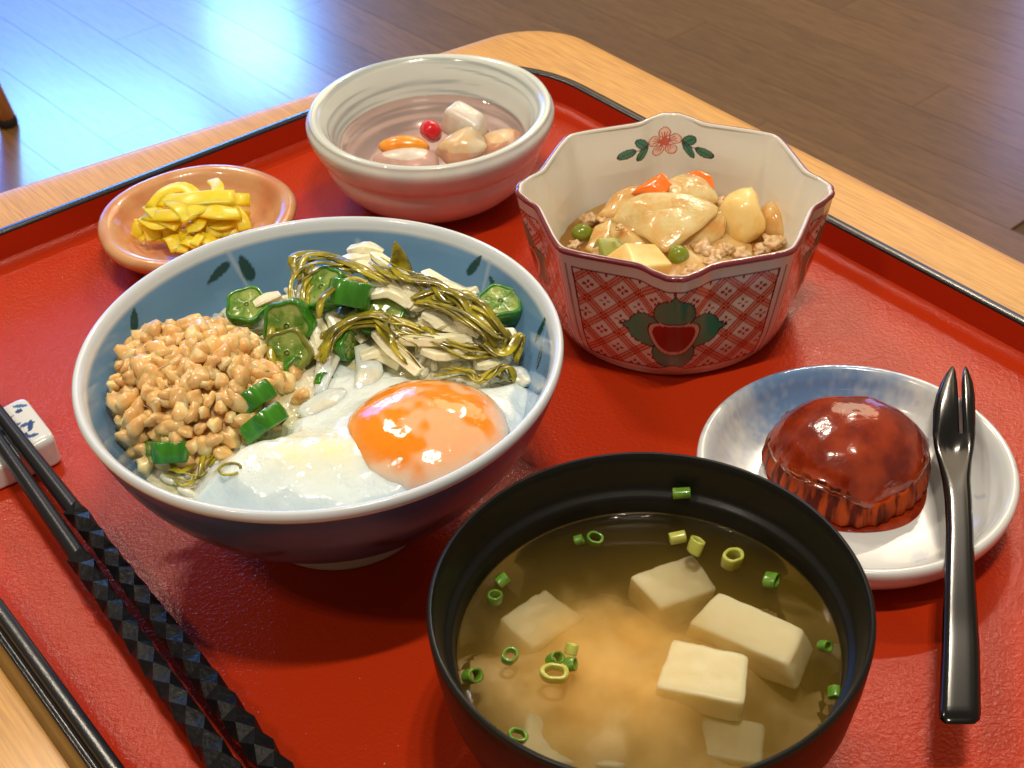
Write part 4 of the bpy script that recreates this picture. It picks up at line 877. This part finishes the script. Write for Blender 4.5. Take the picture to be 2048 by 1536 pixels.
# ------------------------------------------------------------------ black fork-knife
FZ = 2.02
rows = [  # px left, px right at each image row (handle end -> tips)
    (1447, 1890, 1950), (1440, 1880, 1960), (1425, 1877, 1962), (1300, 1883, 1960), (1160, 1888, 1951), (1060, 1892, 1947), (1000, 1889, 1944), (960, 1884, 1941), (925, 1876, 1943), (895, 1868, 1948), (868, 1865, 1951)]
fk = thing('dessert_fork', 'glossy black two-pronged lacquer fork resting across the white plate', 'fork', at(1917, 1200, FZ))
fo = at(1917, 1200, FZ)
def solid_strip(rows3, thk):
    "rows3: list of (left point, right point, dip); closed bevelled strip, 9 across"
    m_ = 9; top = []; bot = []
    for Lp, Rp, dip in rows3:
        Lp, Rp = np.array(Lp), np.array(Rp)
        for j in range(m_):
            s = j/(m_-1); x = 2*s-1; p = Lp+(Rp-Lp)*s; e = (1-abs(x)**6)
            top.append(p+np.array([0, 0, thk/2*e-dip*(1-x*x)])); bot.append(p-np.array([0, 0, thk/2*e+dip*(1-x*x)]))
    n_ = len(rows3); v = np.array(top+bot); f = []; o_ = n_*m_
    for i in range(n_-1):
        for j in range(m_-1):
            a = i*m_+j; f.append((a, a+1, a+m_+1, a+m_)); f.append((o_+a, o_+a+m_, o_+a+m_+1, o_+a+1))
        f.append((i*m_, (i+1)*m_, o_+(i+1)*m_, o_+i*m_)); a = i*m_+m_-1; f.append((a, o_+a, o_+a+m_, a+m_))
    for j in range(m_-1): f.append((j, o_+j, o_+j+1, j+1)); a = (n_-1)*m_+j; f.append((a, a+1, o_+a+1, o_+a))
    return v, f
yy = [r[0] for r in rows][::-1]+[]; LL = [r[1] for r in rows][::-1]; RR = [r[2] for r in rows][::-1]
TL = {868: (1865, 1919, 1926, 1951), 820: (1866, 1917, 1924, 1951), 790: (1872, 1916, 1923, 1950), 765: (1882, 1914, 1923, 1946), 745: (1893, 1911, 1925, 1939), 738: (1899, 1909, 1927, 1936), 734: (1902, 1905, 1930, 1933)}
ty = sorted(TL)
def frow(y):
    if y >= 868:
        l, r_ = np.interp(y, yy, LL), np.interp(y, yy, RR); m_ = np.interp(y, [868, 900, 1450], [1922.5, 1919, 1919]); g_ = np.interp(y, [868, 876], [3.5, .2]); return l, m_-g_, m_+g_, r_
    return tuple(np.interp(y, ty, [TL[k][q] for k in ty]) for q in range(4))
def frows(ys, thk=.24):
    T = []; B = []
    for y in ys:
        l, a, b, r_ = frow(y); t_ = thk*(1 if y > 800 else .55+.45*(y-734)/66); dip = .16*math.exp(-((y-895)/42)**2)
        if y > 1425: t_ *= math.sqrt(max(.02, 1-((y-1425)/23)**2))
        xs_ = [l+(a-l)*k/7 for k in range(8)]+[b+(r_-b)*k/7 for k in range(8)]
        for k, x_ in enumerate(xs_):
            u_ = 2*(x_-l)/(r_-l)-1; e = 1-abs(u_)**7
            if y < 868: e = min(e, 1-(k/7 if k < 8 else (15-k)/7)**9*.55)
            p = at(x_, y, fz(y))-fo; dz_ = dip*(1-u_*u_); T.append(p+np.array([0, 0, t_/2*e-dz_])); B.append(p-np.array([0, 0, t_/2*e+dz_]))
    return T, B
def fmesh(nm, ys, split_):
    T, B = frows(ys); n_ = len(ys); o_ = n_*16; f = []
    for i in range(n_-1):
        for j in range(15):
            if split_ and j == 7: continue
            a = i*16+j; f.append((a, a+16, a+17, a+1)); f.append((o_+a, o_+a+1, o_+a+17, o_+a+16))
        for c_, d_ in ((0, 1), (15, -1))+(((7, -1), (8, 1)) if split_ else ()):
            a = i*16+c_; q_ = (a, o_+a, o_+a+16, a+16); f.append(q_ if d_ > 0 else q_[::-1])
    last = (n_-1) if split_ else 0
    for j in range(15):
        if split_ and j == 7: continue
        a = last*16+j; f.append((a, a+1, o_+a+1, o_+a))
    return T+B, f
def fz(y): return FZ+(.30*max(0, (960-y)/225)**1.5)+.12*max(0, (y-1250)/200)
v, f = fmesh('handle', [1448, 1446, 1443, 1438, 1432, 1425]+list(range(1415, 1000, -25))+list(range(1000, 868, -9))+[868], False); link('handle', mesh('handle', v, f, M['blk_gloss']), fk)
v, f = fmesh('tines', [868, 858, 845, 832, 820, 805, 790, 778, 765, 755, 745, 738, 734], True)
nv = len(v)//2
for lo_, hi_ in ((0, 8), (8, 16)):
    keepf = [q for q in f if all(lo_ <= (k % nv) % 16 < hi_ for k in q)]; ids = sorted({k for q in keepf for k in q}); mp_i = {k: i for i, k in enumerate(ids)}
    link('tine', mesh('tine', [v[k] for k in ids], [[mp_i[k] for k in q] for q in keepf], M['blk_gloss']), fk)

# ------------------------------------------------------------------ miso soup
MC = np.array([3.29, 26.5, 0]); MR = 5.77
mb = thing('soup_bowl', 'black lacquered bowl of miso soup at the front of the tray', 'bowl', MC)
mp_ = smoothprof([(.01, .8), (2.5, .85), (3.9, 1.4), (4.7, 2.6), (5.05, 4.2), (5.15, 5.0)], 40)
mp_ += [(5.17, 5.15), (5.24, 5.25), (5.36, 5.30), (5.42, 5.40), (5.46, 5.6), (5.56, 6.2), (5.60, 6.42), (5.66, 6.50), (5.74, 6.49), (5.78, 6.42), (5.79, 6.3), (5.77, 6.0), (5.72, 5.4), (5.55, 4.2), (5.1, 2.8), (4.3, 1.6), (3.4, .95), (3.0, .8), (2.95, .1), (2.85, 0), (2.7, 0)]
v, f = lathe(mp_, 200); ki = 40+7
(a_, b_) = split(v, f, ki, 200)
obj('inside', a_[0], [q[::-1] for q in a_[1]], M['soupbowl'], mb); obj('outside', b_[0], [q[::-1] for q in b_[1]], M['soupbowl'], mb)
SL = 4.6
lm = bpy.data.materials.new('miso soup'); lm.use_nodes = True; nt = lm.node_tree; nt.nodes.clear(); L = nt.links
o_ = node(nt, 'ShaderNodeOutputMaterial'); t = node(nt, 'ShaderNodeBsdfTransparent'); g_ = node(nt, 'ShaderNodeBsdfGlossy'); g_.inputs['Roughness'].default_value = .03
fr = node(nt, 'ShaderNodeFresnel'); fr.inputs[0].default_value = 1.3; mx = node(nt, 'ShaderNodeMixShader'); L.new(fr.outputs[0], mx.inputs[0]); L.new(t.outputs[0], mx.inputs[1]); L.new(g_.outputs[0], mx.inputs[2]); L.new(mx.outputs[0], o_.inputs['Surface'])
pv = node(nt, 'ShaderNodeVolumePrincipled'); pv.inputs['Color'].default_value = (.9, .6, .14, 1); pv.inputs['Anisotropy'].default_value = .2
tc = node(nt, 'ShaderNodeTexCoord'); mp = node(nt, 'ShaderNodeMapping'); mp.inputs['Scale'].default_value = (100, 100, 100); L.new(tc.outputs['Object'], mp.inputs[0])
cc1 = at(1215, 1300, SL)-MC
sub = node(nt, 'ShaderNodeVectorMath', operation='SUBTRACT'); sub.inputs[1].default_value = (cc1[0], cc1[1], -1.7); L.new(mp.outputs[0], sub.inputs[0])
sc = node(nt, 'ShaderNodeVectorMath', operation='MULTIPLY'); sc.inputs[1].default_value = (1/4.4, 1/3.6, 1/2.6); L.new(sub.outputs[0], sc.inputs[0])
ln = node(nt, 'ShaderNodeVectorMath', operation='LENGTH'); L.new(sc.outputs[0], ln.inputs[0])
nzz = node(nt, 'ShaderNodeTexNoise'); nzz.inputs['Scale'].default_value = .9; nzz.inputs['Detail'].default_value = 5; L.new(mp.outputs[0], nzz.inputs['Vector'])
ad = node(nt, 'ShaderNodeMath', operation='MULTIPLY_ADD'); L.new(nzz.outputs[0], ad.inputs[0]); ad.inputs[1].default_value = 1.0; L.new(ln.outputs['Value'], ad.inputs[2])
rr_ = node(nt, 'ShaderNodeMapRange'); rr_.interpolation_type = 'SMOOTHSTEP'; rr_.inputs[1].default_value = 1.55; rr_.inputs[2].default_value = .85; rr_.inputs[3].default_value = 52; rr_.inputs[4].default_value = 150
L.new(ad.outputs[0], rr_.inputs[0]); L.new(rr_.outputs[0], pv.inputs['Density']); rc = node(nt, 'ShaderNodeMapRange'); rc.inputs[1].default_value = 52; rc.inputs[2].default_value = 140; L.new(rr_.outputs[0], rc.inputs[0]); mc = node(nt, 'ShaderNodeMix', data_type='RGBA'); mc.inputs[6].default_value = (.40, .29, .04, 1); mc.inputs[7].default_value = (1.0, .84, .42, 1); L.new(rc.outputs[0], mc.inputs[0]); L.new(mc.outputs[2], pv.inputs['Color']); L.new(pv.outputs[0], o_.inputs['Volume'])
lp = [(.01, .82), (2.5, .87), (3.88, 1.42), (4.68, 2.62), (5.02, 4.2), (5.10, 4.62)]
lp = smoothprof(lp, 24)+[(5.105, 4.70), (5.07, 4.64), (5.02, 4.605), (4.95, 4.588), (4.85, 4.58), (3, 4.58), (.01, 4.58)]
v, f = lathe(lp, 120); V = np.array(v)-np.array([0, 0, SL]); me = mesh('miso_soup', V, f, lm); fixn(me)
tag(link('miso_soup', me, None, MC+np.array([0, 0, SL])), 'cloudy orange-brown miso soup filling the black bowl', 'soup')
g = np.arange(-5.0, 5.01, .1); X, Y = np.meshgrid(g, g, indexing='ij'); cx_, cy_ = cc1[0], cc1[1]
dd = np.hypot((X-cx_)/6.4, (Y-cy_+.6)/4.9)+.38*vnoise(X, Y, .45, 61)+.08*vnoise(X, Y, 1.3, 62)
Zc = 1.3+2.65*(1-np.clip(dd, 0, 1.15)**2.2/1.15**2.2)+.12*vnoise(X, Y, .8, 63)
v, f = heightfield(X, Y, Zc-SL, np.array([[math.hypot(a, b) < interp(lp[:24], max(zc, .9))-.02 for a, b, zc in zip(xa, ya, za)] for xa, ya, za in zip(X, Y, Zc)]))
M['miso'] = mat('settled miso', (.74, .53, .21), .9, col2=(.92, .72, .38), ns=.7, spec=0, detail=6)
tag(obj('miso_cloud', v, f, M['miso'], None, MC+np.array([0, 0, SL])), 'orange cloud of settled miso below the surface in the middle of the soup', 'miso', kind='stuff')
TG = 'tofu cubes in the miso soup'
def tofu(px, py, z, s, rz, label, rx=0, ry=0, seed=0):
    n = 16; r_ = random.Random(seed); sk = [r_.uniform(-.12, .12) for _ in range(6)]; bm = bmesh.new(); bmesh.ops.create_cube(bm, size=2)
    bmesh.ops.subdivide_edges(bm, edges=bm.edges[:], cuts=14, use_grid_fill=True)
    for w_ in bm.verts:
        c = w_.co.copy(); m4 = (abs(c.x)**20+abs(c.y)**20+abs(c.z)**20)**(1/20); c = c/max(m4, 1e-6)*max(abs(c.x), abs(c.y), abs(c.z))
        x, y, zz = c.x*s[0]*(1+sk[0]*c.y+sk[1]*c.z), c.y*s[1]*(1+sk[2]*c.x+sk[3]*c.z), c.z*s[2]*(1+sk[4]*c.x)
        q = Vector((x, y, zz)); nn = mn.noise(q*2.2+Vector((seed*4, 0, 0)))*.03+mn.noise(q*7+Vector((0, seed*3, 0)))*.018-.10*max(0, mn.noise(q*3.1+Vector((9, seed, 2)))-.35)
        w_.co = (q+c.normalized()*nn)*U
    me = bpy.data.meshes.new('tofu_cube'); bm.to_mesh(me); bm.free(); me.materials.append(M['tofu']); me.polygons.foreach_set('use_smooth', [True]*len(me.polygons))
    tag(link('tofu_cube', me, None, at(px, py, z), (rx, ry, rz)), label, 'tofu', TG)
tofu(1408, 1362, 3.92, (1.1, .82, .45), -.30, 'pale tofu cube lying nearest the surface in the middle right of the soup', .03, .04, 3)
tofu(1500, 1275, 3.68, (1.55, .72, .5), -.62, 'long tofu block with a bright corner at the right of the soup', .12, -.05, 4)
tofu(1345, 1185, 3.45, (1.0, .75, .5), .5, 'tofu cube with its corner showing at the back of the soup', .1, .1, 6)
tofu(1080, 1260, 3.30, (1.0, .85, .5), .7, 'blurry tofu cube at the left of the soup', 0, .1, 7)
tofu(1240, 1330, 2.80, (1.2, .9, .6), .2, 'faint tofu cube deep in the middle of the soup', 0, .1, 8)
tofu(1150, 1500, 3.10, (1.4, .75, .55), -.15, 'tofu cube at the front left rim of the soup', .05, 0, 9)
tofu(1440, 1495, 2.80, (1.1, .7, .5), -.2, 'tofu cube at the front right rim of the soup', .05, .1, 10)
tofu(1300, 1440, 3.00, (1.0, .8, .5), -.5, 'faint tofu cube between the two front tofu cubes', .05, .1, 11)
SG = 'scallion rings in the miso soup'
def scal(px, py, z, R, Ln, axis, pale, label, on=None):
    c = at(px, py, z); q = Vector(axis).normalized().to_track_quat('Z', 'Y'); h = Ln/2
    R *= .80; h *= .85; sd = random.Random(int(px)); ph_ = sd.uniform(0, 3); am = sd.uniform(.05, .22); v, f = lathe([(R*.70, -h), (R*.97, -h), (R, -h*.8), (R, h*.8), (R*.97, h), (R*.70, h), (R*.66, h*.8), (R*.66, -h*.8), (R*.70, -h)], 24, lambda t, i: 1+am*math.cos(2*t+ph_)+.03*math.cos(5*t)); me = mesh('scallion_ring', v, f, M['scallion_pale' if pale else 'scallion'], True)
    o = link('scallion_ring', me, None, c); o.rotation_euler = q.to_euler(); tag(o, label, 'scallion', SG)
for a in ((1465, 1118, 4.62, .36, .5, (.1, -.1, 1), True, 'pale hollow scallion ring at the right back of the soup'),
          (1109, 1347, 4.65, .40, .3, (.05, -.1, 1), True, 'pale scallion ring with a closed centre at the left of the soup'),
          (1110, 1318, 4.64, .26, .35, (.5, -.2, .6), False, 'green scallion ring touching the pale one at the left of the soup'),
          (1142, 1328, 4.64, .24, .3, (.9, -.2, .3), False, 'dark green scallion piece right of the pale ring'),
          (1143, 1298, 4.66, .25, .35, (.2, .5, .5), True, 'pale yellow scallion piece above the dark green one'),
          (1020, 1312, 4.5, .30, .25, (.2, -.1, 1), False, 'sunken green scallion ring left of the pale ring'),
          (945, 1352, 4.62, .3, .35, (.6, -.3, .5), False, 'green scallion piece at the left wall of the soup bowl'),
          (1005, 1160, 4.62, .28, .4, (.8, .4, .4), False, 'green scallion piece at the back left of the soup'),
          (990, 1195, 4.4, .28, .3, (.1, .1, 1), False, 'dim scallion piece just under the surface at the back left'),
          (1190, 1078, 4.62, .28, .3, (.1, -.3, 1), False, 'dark scallion ring by the back wall of the soup bowl'),
          (1158, 1080, 4.62, .2, .3, (1, 0, .3), False, 'small dark scallion piece beside the ring at the back wall'),
          (1355, 1075, 4.68, .24, .55, (1, .1, .1), True, 'pale green scallion tube at the back of the soup, left of two'),
          (1392, 1092, 4.66, .28, .5, (.3, .3, .8), True, 'yellow-green scallion tube at the back of the soup, right of two'),
          (1543, 1160, 4.62, .3, .4, (.9, -.5, .2), False, 'bright green scallion piece floating at the right back of the soup'),
          (1650, 1292, 4.6, .22, .3, (.5, -.5, .4), False, 'green scallion piece by the right wall of the soup bowl'),
          (1668, 1385, 4.6, .2, .35, (.2, 1, .3), False, 'dark scallion piece at the lower right wall of the soup bowl'),
          (1035, 1472, 4.62, .28, .25, (.3, -.2, 1), False, 'dark scallion ring at the front left of the soup'),
          (1363, 986, 5.55, .22, .6, (1, -.05, .05), False, 'bright green scallion tube stuck to the inner wall above the soup')):
    scal(*a)

# ------------------------------------------------------------------ chopsticks and rest
p1, p2 = at(42, 792, 1.25), at(104, 872, 1.25)
e1 = (p2-p1)/np.linalg.norm(p2-p1); e2 = np.array([-e1[1], e1[0], 0]); e2 = e2 if e2[0] < 0 else -e2
hw = np.linalg.norm(p2-p1)/2+.15; cen = (p1+p2)/2+e2*2.35; cen[2] = 0
rest = thing('chopstick_rest', 'white porcelain chopstick rest with blue painted flowers at the left edge', 'chopstick rest', cen)
n1, n2 = 90, 60; v = []; cols = []
def rbox(a, b):
    "a around (0..1) section closed loop, b along length"
    pass
sec = rounded_poly([(-hw, 0), (hw, 0), (hw*.93, 1.25), (-hw*.93, 1.25)], [.15, .15, .3, .3], 8); ns_ = len(sec)
sec = np.array([sec[0]+0*sec[0]]+list(sec[1:]))
# resample
segs = []; 
for i in range(ns_):
    a, b = sec[i], sec[(i+1) % ns_]; kk = max(1, int(np.linalg.norm(b-a)/.05))
    segs += [a+(b-a)*k/kk for k in range(kk)]
sec = np.array(segs); ns_ = len(sec); xs = np.linspace(-2.45, 2.45, 100)
for x in xs:
    e = max(0, (abs(x)-2.1)/.35); k = math.sqrt(max(0, 1-e*e))*.14+.86
    dip = .22*math.cos(x/2.45*PI/2)**2
    for s in sec:
        zz_ = s[1]*(1-dip*(s[1]/1.25)); zc = .62; v.append(e1*(s[0]*k)+(-e2)*x+np.array([0, 0, (zz_-zc)*k+zc]))
f = []
for i in range(99):
    for j in range(ns_): a, b = i*ns_+j, i*ns_+(j+1) % ns_; f.append((a, b, b+ns_, a+ns_))
f.append(tuple(range(ns_))); f.append(tuple(99*ns_+j for j in range(ns_)))
v = np.array(v); me = mesh('rest_body', v, f, M['painted']); fixn(me)
ux = v@e1; vx = v@(-e2); col = np.tile(np.array([.72, .75, .75]), (len(v), 1)); topm = v[:, 2] > .75
r2 = random.Random(3)
for q in range(44):
    cx, cy, a, L_, W_ = r2.uniform(-1.0, 1.0), r2.uniform(-2.3, 2.3), r2.uniform(0, 3.1), r2.uniform(.14, .32), r2.uniform(.06, .12)
    x = (ux-cx)*math.cos(a)+(vx-cy)*math.sin(a); y = -(ux-cx)*math.sin(a)+(vx-cy)*math.cos(a); col[topm & ((x/L_)**2+(y/W_)**2 < 1)] = r2.choice([(.02, .06, .22), (.05, .16, .36), (.04, .10, .30)])
for q in range(5):
    cx, cy, a = r2.uniform(-.8, .8), r2.uniform(-2, 2), r2.uniform(0, 3.1)
    x = (ux-cx)*math.cos(a)+(vx-cy)*math.sin(a); y = -(ux-cx)*math.sin(a)+(vx-cy)*math.cos(a); col[topm & (np.abs(x) < .6) & (np.abs(y-.12*np.sin(x*4)) < .028)] = (.05, .12, .30)
setcol(me, col); link('rest_body', me, rest)
def chopstick(P0, P1, tw, label, w0, w1, grip0):
    "P0 near the thin tip side, P1 thick end; grip0 = fraction where the carved grip starts"
    P0, P1 = np.array(P0), np.array(P1); d = P1-P0; ln_ = np.linalg.norm(d); d /= ln_; s = np.cross(d, (0, 0, 1)); s /= np.linalg.norm(s); q = np.cross(s, d)
    t = thing('chopstick', label, 'chopstick', P0, 'pair of black chopsticks')
    n_ = 16
    def build(t0, t1, k, twist):
        v = []; f = []
        for i in range(k):
            tt = lerp(t0, t1, i/(k-1)); w_ = lerp(w0, w1, tt)/2; g_ = min(1, max(0, (tt-grip0)*ln_/.8)) if twist else 0
            a0 = (tt-grip0)*ln_/tw*PI/2 if twist else PI/4
            for j in range(n_):
                a = 2*PI*j/n_; sqr = 1/max(abs(math.cos(a)), abs(math.sin(a))); rr_ = w_*lerp(1.0, min(sqr, 1.33)*.88, g_ if twist else .0)
                v.append(P0*0+d*tt*ln_+(s*math.cos(a+a0)+q*math.sin(a+a0))*rr_)
        for i in range(k-1):
            for j in range(n_): a, b = i*n_+j, i*n_+(j+1) % n_; f.append((a, b, b+n_, a+n_))
        f.append(tuple(range(n_))); f.append(tuple((k-1)*n_+j for j in range(n_)))
        return v, f
    v, f = build(0, grip0+.6/ln_, 60, False); v = [p*1.0 if i < 57*n_ or i >= 60*n_ else (lambda c_, q_: c_+(q_-c_)*(1-.06*(i//n_-56)))(d*lerp(0, grip0+.6/ln_, (i//n_)/59)*ln_, p) for i, p in enumerate(v)]; me = mesh('shaft', v, f, M['blk_stick']); fixn(me); link('shaft', me, t)
    v = []; f = []; st = .50; kk = int((1-grip0)*ln_/st)
    for i in range(kk+1):
        tt = grip0+(1-grip0)*i/kk; w_ = lerp(w0, w1, tt)/2*(1.04 if i % 2 else 1.12)*(1+.20*max(0, 1-i/4))
        for j in range(4):
            a = PI/4*(i % 2)+PI/2*j+.25+.04*i; v.append(d*tt*ln_+(s*math.cos(a)+q*math.sin(a))*w_)
    for i in range(kk):
        for j in range(4):
            a, b, c_, e_ = i*4+j, i*4+(j+1) % 4, (i+1)*4+j, (i+1)*4+(j+(1 if i % 2 else 3)) % 4
            if i % 2 == 0: f.append((a, b, c_)); f.append((a, c_, (i+1)*4+(j+3) % 4))
            else: f.append((a, b, (i+1)*4+(j+1) % 4)); f.append((a, (i+1)*4+(j+1) % 4, (i+1)*4+j))
    f.append((0, 1, 2, 3)); f.append((kk*4, kk*4+1, kk*4+2, kk*4+3))
    me = mesh('grip', v, f, M['blk_grip'], False); fixn(me); link('grip', me, t)
def ext(pa, za, pb, zb_, k0, k1):
    a, b = at(*pa, za), at(*pb, zb_); return a+(b-a)*k0, a+(b-a)*k1
a, b = ext((28, 927), 1.42, (424, 1500), .75, -.28, 1.35); chopstick(a, b, 1.02, 'black chopstick with a twisted grip nearer the tray edge', .42, .92, .40)
a, b = ext((30, 868), 1.42, (535, 1517), .75, -.32, 1.3); chopstick(a, b, 1.02, 'black chopstick with a twisted grip nearer the blue bowl', .42, .92, .37)
